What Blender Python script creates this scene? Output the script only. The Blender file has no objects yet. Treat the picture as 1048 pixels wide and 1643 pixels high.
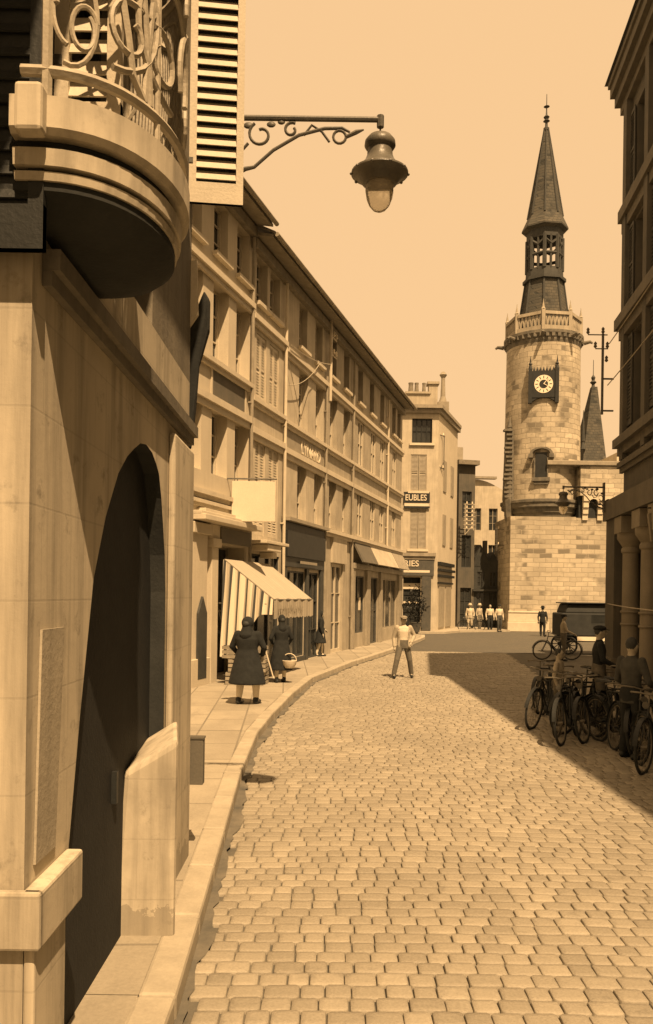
import bpy, bmesh, math, random
from mathutils import Vector, Matrix
random.seed(7)
C = bpy.context.scene.collection
PI = math.pi
# ---------------------------------------------------------------- camera model (photo pixels -> rays)
F, CX, CY, ROLL, HC = 1350.0, 524.0, 954.0, math.radians(.8), 2.2
def ab(px, py):
    x, b = px-CX, CY-py
    return (x*math.cos(ROLL)-b*math.sin(ROLL))/F, (x*math.sin(ROLL)+b*math.cos(ROLL))/F
def atY(px, py, Y):
    a, b = ab(px, py); return Vector((a*Y, Y, HC+b*Y))
RX, RS = -8.2, .285                       # facade line of the left row: X = RX + RS*Y
RU = 1/math.sqrt(1+RS*RS)
def rowpt(Y, d=0, z=0): return Vector((RX+RS*Y+RU*d, Y-RU*RS*d, z))
ROWROT = math.atan2(1, RS)

# ---------------------------------------------------------------- materials
def sep(t):
    """old-photograph tint: pale tones warm, dark tones a little cooler"""
    k = max(0, min(1, (t-.02)/.11)); t *= .92
    g = 1.12+(.895-1.12)*k; b = 1.1+(.69-1.1)*k
    return (t, t*g, t*b, 1)
class NT:
    def __init__(s, name):
        s.m = bpy.data.materials.new(name); s.m.use_nodes = True
        s.t = s.m.node_tree; s.b = s.t.nodes['Principled BSDF']
    def n(s, typ, **kw):
        nd = s.t.nodes.new(typ)
        for k, v in kw.items(): setattr(nd, k, v)
        return nd
    def l(s, a, b): s.t.links.new(a, b)
    def math(s, op, a, b=None):
        nd = s.n('ShaderNodeMath', operation=op)
        for i, v in enumerate((a, b)):
            if v is None: continue
            if isinstance(v, (int, float)): nd.inputs[i].default_value = v
            else: s.l(v, nd.inputs[i])
        return nd.outputs[0]
    def noise(s, vec, scale, detail=4, rough=.55):
        nd = s.n('ShaderNodeTexNoise'); nd.inputs['Scale'].default_value = scale
        nd.inputs['Detail'].default_value = detail; nd.inputs['Roughness'].default_value = rough
        if vec is not None: s.l(vec, nd.inputs['Vector'])
        return nd.outputs[0]
    def mapping(s, vec, scale=(1, 1, 1), rot=(0, 0, 0)):
        nd = s.n('ShaderNodeMapping'); nd.inputs['Scale'].default_value = scale; nd.inputs['Rotation'].default_value = rot
        s.l(vec, nd.inputs['Vector']); return nd.outputs[0]
    def ramp(s, fac, stops):
        nd = s.n('ShaderNodeValToRGB'); e = nd.color_ramp.elements
        while len(e) < len(stops): e.new(.5)
        for i, (p, c) in enumerate(stops): e[i].position = p; e[i].color = c
        s.l(fac, nd.inputs[0]); return nd.outputs[0]
    def mix(s, fac, a, b, mode='MIX'):
        nd = s.n('ShaderNodeMix', data_type='RGBA', blend_type=mode)
        for i, v in ((0, fac), (6, a), (7, b)):
            if isinstance(v, (int, float, tuple)): nd.inputs[i].default_value = v
            else: s.l(v, nd.inputs[i])
        return nd.outputs[2]
    def bump(s, h, strength, dist=.02):
        nd = s.n('ShaderNodeBump'); nd.inputs['Strength'].default_value = strength; nd.inputs['Distance'].default_value = dist
        s.l(h, nd.inputs['Height']); s.l(nd.outputs[0], s.b.inputs['Normal'])
def mat(name, tone, var=.22, scale=2.0, rough=.85, streak=0.0, bump=.25, bscale=45, metal=0, spec=.3):
    k = NT(name); co = k.n('ShaderNodeTexCoord').outputs['Object']
    n1 = k.noise(co, scale, 6, .6)
    lo, hi = sep(tone*(1-var)), sep(min(.88, tone*(1+var)))
    col = k.ramp(n1, [(.3, lo), (.7, hi)])
    if streak:
        ns = k.noise(k.mapping(co, (5, 5, .35)), 1.6, 5, .6)
        f = k.math('MULTIPLY', k.ramp(ns, [(.45, (0, 0, 0, 1)), (.75, (1, 1, 1, 1))]), streak)
        col = k.mix(f, col, sep(tone*.45))
    nf = k.noise(co, bscale, 3)
    col = k.mix(.18, col, k.ramp(nf, [(.3, sep(tone*.6)), (.7, sep(min(.9, tone*1.25)))]))
    k.l(col, k.b.inputs['Base Color'])
    k.b.inputs['Roughness'].default_value = rough; k.b.inputs['Metallic'].default_value = metal
    k.b.inputs['Specular IOR Level'].default_value = spec
    if bump: k.bump(nf, bump, .01)
    return k.m
def stone_mat(name, tone, bw, bh, cyl=None, var=.3, mortar=.5, dark=.25):
    """coursed masonry; cyl = (cx, cy, r) wraps the courses round a drum"""
    k = NT(name); co = k.n('ShaderNodeTexCoord').outputs['Object']
    sx = k.n('ShaderNodeSeparateXYZ'); k.l(co, sx.inputs[0])
    if cyl:
        a = k.math('ARCTAN2', k.math('SUBTRACT', sx.outputs[0], cyl[0]), k.math('SUBTRACT', cyl[1], sx.outputs[1]))
        u = k.math('MULTIPLY', a, cyl[2])
    else: u = k.math('ADD', sx.outputs[0], sx.outputs[1])
    cb = k.n('ShaderNodeCombineXYZ'); k.l(u, cb.inputs[0]); k.l(sx.outputs[2], cb.inputs[1])
    wob = k.n('ShaderNodeVectorMath', operation='ADD')
    nz = k.n('ShaderNodeTexNoise'); nz.inputs['Scale'].default_value = 1.3; k.l(co, nz.inputs['Vector'])
    sc = k.n('ShaderNodeVectorMath', operation='SCALE'); sc.inputs['Scale'].default_value = .12; k.l(nz.outputs['Color'], sc.inputs[0])
    k.l(cb.outputs[0], wob.inputs[0]); k.l(sc.outputs[0], wob.inputs[1])
    br = k.n('ShaderNodeTexBrick'); k.l(wob.outputs[0], br.inputs['Vector'])
    br.inputs['Color1'].default_value = sep(tone*(1-var)); br.inputs['Color2'].default_value = sep(min(.85, tone*(1+var*.5)))
    br.inputs['Mortar'].default_value = sep(tone*mortar); br.inputs['Scale'].default_value = 1
    br.inputs['Brick Width'].default_value = bw; br.inputs['Row Height'].default_value = bh
    br.inputs['Mortar Size'].default_value = .018; br.inputs['Mortar Smooth'].default_value = .4; br.inputs['Bias'].default_value = .25
    big = k.noise(co, .35, 6, .65)
    col = k.mix(k.ramp(big, [(.42, (0, 0, 0, 1)), (.68, (.75, .75, .75, 1))]), br.outputs['Color'], sep(tone*(1-dark)*.8))
    vo = k.n('ShaderNodeTexBrick'); k.l(wob.outputs[0], vo.inputs['Vector']); vo.inputs['Color1'].default_value = (0, 0, 0, 1); vo.inputs['Color2'].default_value = (1, 1, 1, 1); vo.inputs['Mortar'].default_value = (0, 0, 0, 1)
    vo.inputs['Scale'].default_value = 1; vo.inputs['Brick Width'].default_value = bw; vo.inputs['Row Height'].default_value = bh; vo.inputs['Bias'].default_value = -.25
    patch = k.ramp(k.noise(co, .5, 3, .6), [(.44, (0, 0, 0, 1)), (.56, (.9, .9, .9, 1))])
    col = k.mix(k.mix(1, k.ramp(vo.outputs['Color'], [(.33, (0, 0, 0, 1)), (.42, (1, 1, 1, 1))]), patch, 'MULTIPLY'), col, sep(tone*.34))
    pit = k.noise(co, 4.5, 5, .7)
    col = k.mix(k.ramp(pit, [(.58, (0, 0, 0, 1)), (.72, (.7, .7, .7, 1))]), col, sep(tone*.35))
    k.l(col, k.b.inputs['Base Color']); k.b.inputs['Roughness'].default_value = .9; k.b.inputs['Specular IOR Level'].default_value = .2
    k.bump(k.math('ADD', k.math('MULTIPLY', br.outputs['Fac'], -1), k.math('MULTIPLY', pit, .8)), .5, .04)
    return k.m
def near_mat():
    k = NT('stained_limewash'); co = k.n('ShaderNodeTexCoord').outputs['Object']
    col = k.ramp(k.noise(co, 1.1, 8, .62), [(.3, sep(.36)), (.48, sep(.54)), (.72, sep(.64))])
    ns = k.noise(k.mapping(co, (4, 4, .28)), 1.5, 6, .62)
    col = k.mix(k.ramp(ns, [(.46, (0, 0, 0, 1)), (.7, (.75, .75, .75, 1))]), col, sep(.2))
    n3 = k.noise(co, 6, 6, .7); col = k.mix(k.ramp(n3, [(.57, (0, 0, 0, 1)), (.7, (.6, .6, .6, 1))]), col, sep(.16))
    sx = k.n('ShaderNodeSeparateXYZ'); k.l(co, sx.inputs[0])
    grime = k.math('MULTIPLY', k.math('LESS_THAN', k.math('ADD', sx.outputs[2], k.math('MULTIPLY', n3, .5)), .55), .5)
    col = k.mix(grime, col, sep(.17))
    cb = k.n('ShaderNodeCombineXYZ'); k.l(k.math('ADD', sx.outputs[0], sx.outputs[1]), cb.inputs[0]); k.l(sx.outputs[2], cb.inputs[1])
    br = k.n('ShaderNodeTexBrick'); k.l(cb.outputs[0], br.inputs['Vector']); br.inputs['Scale'].default_value = 1; br.inputs['Brick Width'].default_value = .72; br.inputs['Row Height'].default_value = .36; br.inputs['Mortar Size'].default_value = .006; br.inputs['Mortar Smooth'].default_value = .6
    col = k.mix(k.math('MULTIPLY', br.outputs['Fac'], k.math('MULTIPLY', n3, .35)), col, sep(.14))
    k.l(col, k.b.inputs['Base Color']); k.b.inputs['Roughness'].default_value = .9; k.b.inputs['Specular IOR Level'].default_value = .2
    k.bump(k.math('ADD', k.math('MULTIPLY', br.outputs['Fac'], -.15), k.noise(co, 14, 5, .7)), .14, .012); return k.m
def cobble_mat():
    k = NT('cobblestone'); g = k.n('ShaderNodeNewGeometry'); co = k.n('ShaderNodeTexCoord').outputs['Object']
    col = k.ramp(g.outputs['Random Per Island'], [(0, sep(.22)), (.5, sep(.30)), (1, sep(.38))])
    big = k.noise(co, .45, 5, .6)
    col = k.mix(k.ramp(big, [(.4, (0, 0, 0, 1)), (.68, (.75, .75, .75, 1))]), col, sep(.2))
    spot = k.noise(co, 3.2, 7, .72); col = k.mix(k.ramp(spot, [(.56, (0, 0, 0, 1)), (.7, (.7, .7, .7, 1))]), col, sep(.13))
    f = k.noise(co, 60, 4, .7)
    col = k.mix(.35, col, k.ramp(f, [(.3, sep(.18)), (.7, sep(.45))]))
    k.l(col, k.b.inputs['Base Color']); k.b.inputs['Roughness'].default_value = .62; k.b.inputs['Specular IOR Level'].default_value = .4
    k.bump(f, .35, .008); return k.m
def paving_mat(name, tone, bw, bh, rot=0, mort=.016, var=.12):
    k = NT(name); co = k.n('ShaderNodeTexCoord').outputs['Object']
    v = k.mapping(co, rot=(0, 0, rot))
    br = k.n('ShaderNodeTexBrick'); k.l(v, br.inputs['Vector'])
    br.inputs['Color1'].default_value = sep(tone*(1-var)); br.inputs['Color2'].default_value = sep(tone*(1+var))
    br.inputs['Mortar'].default_value = sep(tone*.35); br.inputs['Scale'].default_value = 1
    br.inputs['Brick Width'].default_value = bw; br.inputs['Row Height'].default_value = bh
    br.inputs['Mortar Size'].default_value = mort; br.inputs['Mortar Smooth'].default_value = .3
    big = k.noise(co, .8, 7, .65); f = k.noise(co, 35, 4, .7)
    col = k.mix(k.ramp(big, [(.42, (0, 0, 0, 1)), (.72, (.8, .8, .8, 1))]), br.outputs['Color'], sep(tone*.55))
    md = k.noise(k.mapping(co, (1, .35, 1)), 2.6, 6, .7); col = k.mix(k.ramp(md, [(.52, (0, 0, 0, 1)), (.7, (.6, .6, .6, 1))]), col, sep(tone*.6))
    col = k.mix(.3, col, k.ramp(f, [(.3, sep(tone*.65)), (.7, sep(tone*1.2))]))
    k.l(col, k.b.inputs['Base Color']); k.b.inputs['Roughness'].default_value = .8; k.b.inputs['Specular IOR Level'].default_value = .3
    k.bump(k.math('ADD', k.math('MULTIPLY', br.outputs['Fac'], -.8), k.math('MULTIPLY', f, .6)), .4, .012); return k.m
def stripe_mat():
    k = NT('striped_canvas'); co = k.n('ShaderNodeTexCoord').outputs['Object']
    sx = k.n('ShaderNodeSeparateXYZ'); k.l(co, sx.inputs[0])
    ph = k.math('FRACT', k.math('ADD', k.math('MULTIPLY', k.math('ADD', sx.outputs[1], k.math('MULTIPLY', sx.outputs[0], .6)), 5.2), 20.12))
    st = k.math('LESS_THAN', ph, .24); st2 = k.math('MULTIPLY', k.math('LESS_THAN', ph, .40), .55)
    f = k.math('MAXIMUM', st, st2)
    k.l(k.mix(f, sep(.66), sep(.05)), k.b.inputs['Base Color']); k.b.inputs['Roughness'].default_value = .9
    return k.m
def canvas_top():
    k = NT('faded_canvas'); co = k.n('ShaderNodeTexCoord').outputs['Object']
    sx = k.n('ShaderNodeSeparateXYZ'); k.l(co, sx.inputs[0])
    ph = k.math('FRACT', k.math('MULTIPLY', sx.outputs[0], 6.5))
    col = k.mix(k.math('LESS_THAN', ph, .35), sep(.46), sep(.36))
    n = k.noise(co, 3, 5); col = k.mix(k.math('MULTIPLY', n, .4), col, sep(.3))
    k.l(col, k.b.inputs['Base Color']); k.b.inputs['Roughness'].default_value = .95; return k.m
def glass_mat():
    k = NT('window_glass'); co = k.n('ShaderNodeTexCoord').outputs['Object']
    k.l(k.ramp(k.noise(co, 1.5), [(.3, sep(.02)), (.7, sep(.05))]), k.b.inputs['Base Color'])
    k.b.inputs['Roughness'].default_value = .12; k.b.inputs['Specular IOR Level'].default_value = .5; return k.m
def lampglass_mat():
    k = NT('frosted_lamp_glass'); k.b.inputs['Base Color'].default_value = sep(.85); k.b.inputs['Roughness'].default_value = .2
    k.b.inputs['Transmission Weight'].default_value = .75; k.b.inputs['IOR'].default_value = 1.15; return k.m
M = dict(
 plaster=mat('pale_plaster', .56, .1, 1.2, streak=.18), plaster2=mat('cream_plaster', .48, .2, 1.5, streak=.5),
 plaster3=mat('grey_plaster', .38, .22, 1.4, streak=.5), plaster4=mat('weathered_stone_front', .38, .25, 1.6, streak=.65),
 nearwall=near_mat(),
 archshade=mat('arch_shade_black', .014, .3, 5, .8, streak=.2), shadefront=mat('shade_dark_front', .05, .4, 1.5, streak=.5), uppershade=mat('shade_dark_plaster', .19, .35, 1.4, streak=.6, bump=.4, bscale=24), blockstone=mat('worn_block_stone', .34, .3, 2.2, .95, streak=.25, bump=.5, bscale=26), sootshade=mat('soot_and_shade_stone', .03, .35, 3, .9, streak=.3),  # arch panel, low front and upper wall tones hold shade; black stone partly
 trim=mat('pale_stone_trim', .58, .12, 3), trimdark=mat('soot_stained_trim', .3, .25, 3, streak=.3),
 darkpanel=mat('dark_painted_panel', .13, .2, 2, streak=.2), dark=mat('black_paint', .024, .25, 4, .5),
 brown=mat('brown_wood', .085, .3, 5, .6, streak=.4), darkwood=mat('dark_wood', .05, .3, 5, .55, streak=.3),
 lightwood=mat('pale_painted_wood', .55, .1, 4, .6), midwood=mat('faded_painted_wood', .32, .18, 4, .7, streak=.25),
 iron=mat('wrought_iron', .10, .3, 8, .5), ironpale=mat('grey_painted_iron', .4, .25, 8, .55),
 zinc=mat('zinc_hood', .12, .25, 6, .4), slate=mat('roof_slate', .055, .3, 3, .7, streak=.3), slatelit=stone_mat('slate_courses', .1, .34, .2, mortar=.55, dark=.3),
 tile=mat('roof_tile', .2, .3, 6, .85), eaves=mat('eaves_boards', .27, .25, 5, .8, streak=.3),
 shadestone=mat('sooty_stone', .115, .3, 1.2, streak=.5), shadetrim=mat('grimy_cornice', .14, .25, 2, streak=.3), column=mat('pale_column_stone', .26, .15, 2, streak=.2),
 glass=glass_mat(), lampglass=lampglass_mat(), stripe=stripe_mat(), canvas=canvas_top(),
 sign=mat('blank_white_board', .66, .04, 2), signlight=mat('pale_lettering', .75, .1, 5),
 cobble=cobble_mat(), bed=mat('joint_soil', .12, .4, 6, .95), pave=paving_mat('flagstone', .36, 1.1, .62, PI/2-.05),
 plaza=paving_mat('far_shade_cobble', .125, .2, .17, 0, .02, .2), kerb=mat('kerb_granite', .38, .2, 3, .75), gutter=mat('gutter_grime', .13, .45, 3, .9),
 shaft=stone_mat('tower_drum_stone', .5, .62, .33, (0, 0, 2.4)), wallstone=stone_mat('rampart_stone', .5, .78, .30, mortar=.62), carved=mat('carved_stone', .15, .5, 3, streak=.4),
 white=mat('white_enamel', .8, .05, 3), skin=mat('skin', .38, .1, 6, .6), cloth=mat('black_cloth', .02, .3, 12, .95), cloth2=mat('navy_cloth', .06, .3, 12, .95),
 grey=mat('grey_trousers', .13, .25, 14, .95), shirt=mat('pale_shirt', .6, .1, 10, .9), jacket=mat('linen_jacket', .42, .14, 10, .9), cap=mat('tweed_cap', .24, .2, 30, .9), stocking=mat('pale_stockings', .7, .08, 10, .8), hair=mat('dark_hair', .04, .3, 30, .7),
 leather=mat('black_leather', .025, .2, 8, .4), straw=mat('straw', .6, .2, 30, .9), rubber=mat('tyre_rubber', .03, .2, 10, .8), chrome=mat('dull_nickel', .16, .3, 8, .5, metal=.3),
 leaf=mat('laurel_leaf', .045, .4, 6, .6), crate=mat('weathered_crate_wood', .3, .3, 7, .9), cane=mat('pale_cane', .65, .1, 8, .7), tarp=mat('dark_tarpaulin', .035, .3, 3, .8),
)
# ---------------------------------------------------------------- mesh helpers
class MB:
    def __init__(s): s.v = []; s.f = []
    def add(s, vs, fs):
        o = len(s.v); s.v += [tuple(v) for v in vs]; s.f += [tuple(i+o for i in f) for f in fs]; return s
    def box(s, x0, x1, y0, y1, z0, z1):
        return s.add([(x0, y0, z0), (x1, y0, z0), (x1, y1, z0), (x0, y1, z0), (x0, y0, z1), (x1, y0, z1), (x1, y1, z1), (x0, y1, z1)],
                     [(0, 3, 2, 1), (4, 5, 6, 7), (0, 1, 5, 4), (1, 2, 6, 5), (2, 3, 7, 6), (3, 0, 4, 7)])
    def hexa(s, b, t): return s.add(list(b)+list(t), [(0, 3, 2, 1), (4, 5, 6, 7), (0, 1, 5, 4), (1, 2, 6, 5), (2, 3, 7, 6), (3, 0, 4, 7)])
    def quad(s, *p): return s.add(p, [tuple(range(len(p)))])
    def loft(s, rings, cap=True):
        n = len(rings[0]); o = len(s.v)
        for r in rings: s.v += [tuple(p) for p in r]
        for i in range(len(rings)-1):
            for j in range(n):
                k = (j+1) % n; s.f.append((o+i*n+j, o+i*n+k, o+(i+1)*n+k, o+(i+1)*n+j))
        if cap: s.f.append(tuple(o+j for j in reversed(range(n)))); s.f.append(tuple(o+(len(rings)-1)*n+j for j in range(n)))
        return s
    def tube(s, pts, r, n=8):
        pts = [Vector(p) for p in pts]; rr = r if isinstance(r, (list, tuple)) else [r]*len(pts)
        rings = []; up = None
        for i, p in enumerate(pts):
            d = (pts[min(i+1, len(pts)-1)]-pts[max(i-1, 0)])
            d = d.normalized() if d.length > 1e-9 else Vector((0, 0, 1))
            if up is None: up = Vector((0, 0, 1)) if abs(d.z) < .9 else Vector((1, 0, 0))
            a = d.cross(up).normalized(); b = a.cross(d).normalized(); up = b
            rings.append([p+(a*math.cos(t)+b*math.sin(t))*rr[i] for t in (2*PI*j/n for j in range(n))])
        return s.loft(rings)
    def lathe(s, prof, c=(0, 0, 0), n=24, ang=None):
        rings = [[(c[0]+max(r, .0005)*math.cos(2*PI*j/n), c[1]+max(r, .0005)*math.sin(2*PI*j/n), c[2]+z) for j in range(n)] for r, z in prof]
        if prof[0][1] > prof[-1][1]: rings.reverse()
        return s.loft(rings)
    def ell(s, c, rx, ry, rz, n=12, m=8):
        rings = [[(c[0]+rx*math.sin(PI*i/m)*math.cos(2*PI*j/n), c[1]+ry*math.sin(PI*i/m)*math.sin(2*PI*j/n), c[2]-rz*math.cos(PI*i/m)) for j in range(n)] for i in range(m+1)]
        rings[0] = [(c[0]+1e-4*math.cos(2*PI*j/n), c[1]+1e-4*math.sin(2*PI*j/n), c[2]-rz) for j in range(n)]
        rings[-1] = [(c[0]+1e-4*math.cos(2*PI*j/n), c[1]+1e-4*math.sin(2*PI*j/n), c[2]+rz) for j in range(n)]
        return s.loft(rings)
    def prism(s, poly, f0, f1):
        """poly: 2D list; f0/f1 map (a,b) -> 3D for the two faces"""
        n = len(poly); o = len(s.v)
        s.v += [tuple(f0(*p)) for p in poly]+[tuple(f1(*p)) for p in poly]
        s.f.append(tuple(o+i for i in range(n))); s.f.append(tuple(o+n+i for i in reversed(range(n))))
        for i in range(n):
            j = (i+1) % n; s.f.append((o+i, o+n+i, o+n+j, o+j))
        return s
    def limb(s, p0, p1, r0, r1, n=10):
        s.tube([p0, p1], [r0, r1], n); s.ell(p0, r0, r0, r0, n, 6); s.ell(p1, r1, r1, r1, n, 6); return s
    def build(s, name, m, parent=None, smooth=False, bevel=0, remesh=0, loc=None):
        me = bpy.data.meshes.new(name); me.from_pydata(s.v, [], s.f); me.update()
        bm = bmesh.new(); bm.from_mesh(me); bmesh.ops.recalc_face_normals(bm, faces=bm.faces); bm.to_mesh(me); bm.free()
        me.materials.append(M[m] if isinstance(m, str) else m)
        o = bpy.data.objects.new(name, me); C.objects.link(o)
        if parent: o.parent = parent
        if loc: o.location = loc
        if remesh:
            md = o.modifiers.new('r', 'REMESH'); md.mode = 'VOXEL'; md.voxel_size = remesh; md.use_smooth_shade = True
            sm = o.modifiers.new('s', 'SMOOTH'); sm.factor = .5; sm.iterations = 4
        if bevel:
            md = o.modifiers.new('b', 'BEVEL'); md.width = bevel; md.segments = 2; md.limit_method = 'ANGLE'
        if smooth:
            for p in me.polygons: p.use_smooth = True
            if not remesh:
                md = o.modifiers.new('e', 'EDGE_SPLIT'); md.split_angle = math.radians(40)
        return o
def tag(o, label=None, cat=None, group=None, kind=None):
    if label: o['label'] = label
    if cat: o['category'] = cat
    if group: o['group'] = group
    if kind: o['kind'] = kind
    return o
def thing(name, label, cat, loc=(0, 0, 0), rz=0, group=None):
    o = bpy.data.objects.new(name, None); C.objects.link(o); o.location = loc; o.rotation_euler = (0, 0, rz); o.empty_display_size = .2
    return tag(o, label, cat, group)
def struct(name, mb, m, label, **kw):
    return tag(mb.build(name, m, **kw), label, name.replace('_', ' '), kind='structure')
def copy_tree(o, parent=None):
    c = o.copy(); C.objects.link(c)
    if parent: c.parent = parent
    for ch in list(o.children): copy_tree(ch, c)
    return c
def lettering(txt, size, m, parent, loc, rot, depth=.01, sx=1):
    cu = bpy.data.curves.new('lettering', 'FONT'); cu.body = txt; cu.size = size; cu.extrude = depth; cu.offset = size*.012
    t = bpy.data.objects.new('tmp', cu); C.objects.link(t); bpy.context.view_layer.update()
    me = bpy.data.meshes.new_from_object(t.evaluated_get(bpy.context.evaluated_depsgraph_get()))
    bpy.data.objects.remove(t)
    me.materials.clear(); me.materials.append(M[m])
    o = bpy.data.objects.new('lettering', me); C.objects.link(o); o.parent = parent; o.location = loc; o.rotation_euler = rot; o.scale = (sx, 1, 1)
    return o
def arc(cx, cz, r, a0, a1, n=16, r1=None):
    r1 = r if r1 is None else r1
    return [(cx+(r+(r1-r)*i/n)*math.cos(math.radians(a0+(a1-a0)*i/n)), cz+(r+(r1-r)*i/n)*math.sin(math.radians(a0+(a1-a0)*i/n))) for i in range(n+1)]

# ---------------------------------------------------------------- facade kit (local: x along the front, y into the house, z up)
def facade(L, H, ops, m, parent, depth=9, back=True, z0=0):
    mb = MB()
    xs = sorted({0, L} | {o[0] for o in ops} | {o[1] for o in ops}); zs = sorted({z0, H} | {o[2] for o in ops} | {o[3] for o in ops})
    for i in range(len(xs)-1):
        for j in range(len(zs)-1):
            a, b, c, d = xs[i], xs[i+1], zs[j], zs[j+1]; mx, mz = (a+b)/2, (c+d)/2
            if any(o[0] < mx < o[1] and o[2] < mz < o[3] for o in ops): continue
            mb.quad((a, 0, c), (b, 0, c), (b, 0, d), (a, 0, d))
    for a, b, c, d, e in ops:
        mb.quad((a, 0, c), (a, 0, d), (a, e, d), (a, e, c)); mb.quad((b, 0, c), (b, e, c), (b, e, d), (b, 0, d))
        mb.quad((a, 0, d), (b, 0, d), (b, e, d), (a, e, d)); mb.quad((a, 0, c), (a, e, c), (b, e, c), (b, 0, c))
    if back:
        mb.quad((0, 0, z0), (0, depth, z0), (0, depth, H), (0, 0, H)); mb.quad((L, 0, z0), (L, 0, H), (L, depth, H), (L, depth, z0))
        mb.quad((0, depth, z0), (L, depth, z0), (L, depth, H), (0, depth, H))
    me = bpy.data.meshes.new('wall'); me.from_pydata(mb.v, [], mb.f); me.materials.append(M[m])
    o = bpy.data.objects.new('wall', me); C.objects.link(o); o.parent = parent; return o
def window(parent, a, b, c, d, e, frame='lightwood', nx=2, nz=3, t=.055):
    f = MB(); y0, y1 = e-.06, e-.005
    f.box(a, a+t, y0, y1, c, d); f.box(b-t, b, y0, y1, c, d); f.box(a+t, b-t, y0, y1, d-t, d); f.box(a+t, b-t, y0, y1, c, c+t)
    for i in range(1, nx):
        x = a+(b-a)*i/nx; f.box(x-t*.5, x+t*.5, y0+.004, y1, c+t, d-t)
    for j in range(1, nz):
        z = c+(d-c)*j/nz
        for i in range(nx):
            xa = a+t if i == 0 else a+(b-a)*i/nx+t*.5; xb = b-t if i == nx-1 else a+(b-a)*(i+1)/nx-t*.5
            f.box(xa, xb, y0+.012, y1-.006, z-.015, z+.015)
    w = f.build('window', frame, parent)
    MB().box(a, b, e-.004, e+.02, c, d).build('pane', 'glass', w); return w
def louvres(mb, a, b, y, c, d, pitch=.075, frame=.06, th=.03, midrail=True):
    """one louvred leaf in the plane y (front) .. y+th"""
    mb.box(a, a+frame, y, y+th, c, d); mb.box(b-frame, b, y, y+th, c, d)
    mb.box(a+frame, b-frame, y, y+th, c, c+frame*1.6); mb.box(a+frame, b-frame, y, y+th, d-frame*1.3, d)
    zm = (c+d)/2
    if midrail: mb.box(a+frame, b-frame, y, y+th, zm-frame*.6, zm+frame*.6)
    z = c+frame*1.6+.01
    while z < d-frame*1.3-.03:
        if not (midrail and abs(z+.02-zm) < frame*.6+.03):
            mb.add([(a+frame, y+.002, z), (b-frame, y+.002, z), (b-frame, y+th-.004, z+pitch*.84), (a+frame, y+th-.004, z+pitch*.84),
                    (a+frame, y+.008, z-.003), (b-frame, y+.008, z-.003), (b-frame, y+th, z+pitch*.76), (a+frame, y+th, z+pitch*.76)],
                   [(0, 1, 2, 3), (7, 6, 5, 4), (0, 4, 5, 1), (3, 2, 6, 7), (0, 3, 7, 4), (1, 5, 6, 2)])
        z += pitch
    return mb
def shutters(parent, a, b, y, c, d, m='lightwood', label=None):
    mid = (a+b)/2
    for p, q in ((a, mid-.012), (mid+.012, b)):
        mb = louvres(MB(), p, q, y, c, d); mb.box(p+.01, q-.01, y+.034, y+.045, c+.01, d-.01)
        o = mb.build('shutter', m, parent)
def band(parent, L, z, h, d, m='trim', name='string_course', x0=0.0):
    mb = MB(); mb.box(x0, L, -d, -.003, z-h, z); mb.box(x0, L, -d*.55, -.003, z-h*1.9, z-h-.001)
    return mb.build(name, m, parent)
def eaves(parent, L, z, over, m='eaves', tile='tile', x0=0.0, pitch=.55, depth=5):
    mb = MB(); mb.hexa([(x0, -over, z), (L, -over, z), (L, 0.0, z+.12), (x0, 0, z+.12)], [(x0, -over, z+.07), (L, -over, z+.07), (L, 0, z+.2), (x0, 0, z+.2)])
    mb.box(x0, L, -.16, -.003, z-.22, z+.02)
    e = mb.build('eaves', m, parent)
    r = MB(); r.hexa([(x0, -over-.06, z+.072), (L, -over-.06, z+.072), (L, depth, z+.072+pitch*depth), (x0, depth, z+.072+pitch*depth)],
                     [(x0, -over-.06, z+.14), (L, -over-.06, z+.14), (L, depth, z+.2+pitch*depth), (x0, depth, z+.2+pitch*depth)])
    r.build('roof', tile, parent)
    g = MB(); g.tube([(x0, -over-.1, z+.06), (L, -over-.1, z+.06)], .06, 8); g.build('gutter', 'trimdark', parent)

# ---------------------------------------------------------------- world, sun, camera
S = bpy.context.scene
w = bpy.data.worlds.new('World'); S.world = w; w.use_nodes = True
SUNV = Vector((.176, -.519, .837)).normalized()
nt = w.node_tree; bg = nt.nodes['Background']
sky = nt.nodes.new('ShaderNodeTexSky'); sky.sky_type = 'NISHITA'; sky.sun_disc = False
sky.sun_elevation = math.asin(SUNV.z); sky.sun_rotation = math.atan2(SUNV.x, SUNV.y); sky.dust_density = 4
bw = nt.nodes.new('ShaderNodeRGBToBW'); nt.links.new(sky.outputs[0], bw.inputs[0])
mr = nt.nodes.new('ShaderNodeMapRange'); mr.inputs[1].default_value = 0; mr.inputs[2].default_value = 12; mr.inputs[3].default_value = 5.2; mr.inputs[4].default_value = 6.8
nt.links.new(bw.outputs[0], mr.inputs[0])
tint = nt.nodes.new('ShaderNodeVectorMath'); tint.operation = 'SCALE'; tint.inputs[0].default_value = (1, .63, .315)
nt.links.new(mr.outputs[0], tint.inputs['Scale']); nt.links.new(tint.outputs[0], bg.inputs[0]); bg.inputs[1].default_value = .1
sl = bpy.data.lights.new('sun', 'SUN'); sl.energy = 5.0; sl.angle = math.radians(.5); sl.color = (1, .66, .35)
so = bpy.data.objects.new('sun', sl); C.objects.link(so); so.rotation_euler = (-SUNV).to_track_quat('-Z', 'Y').to_euler(); so.location = (0, 0, 40)
cd = bpy.data.cameras.new('camera'); cam = bpy.data.objects.new('camera', cd); C.objects.link(cam); S.camera = cam
cam.location = (0, 0, HC); cam.rotation_euler = (PI/2, -ROLL, 0)
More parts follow.
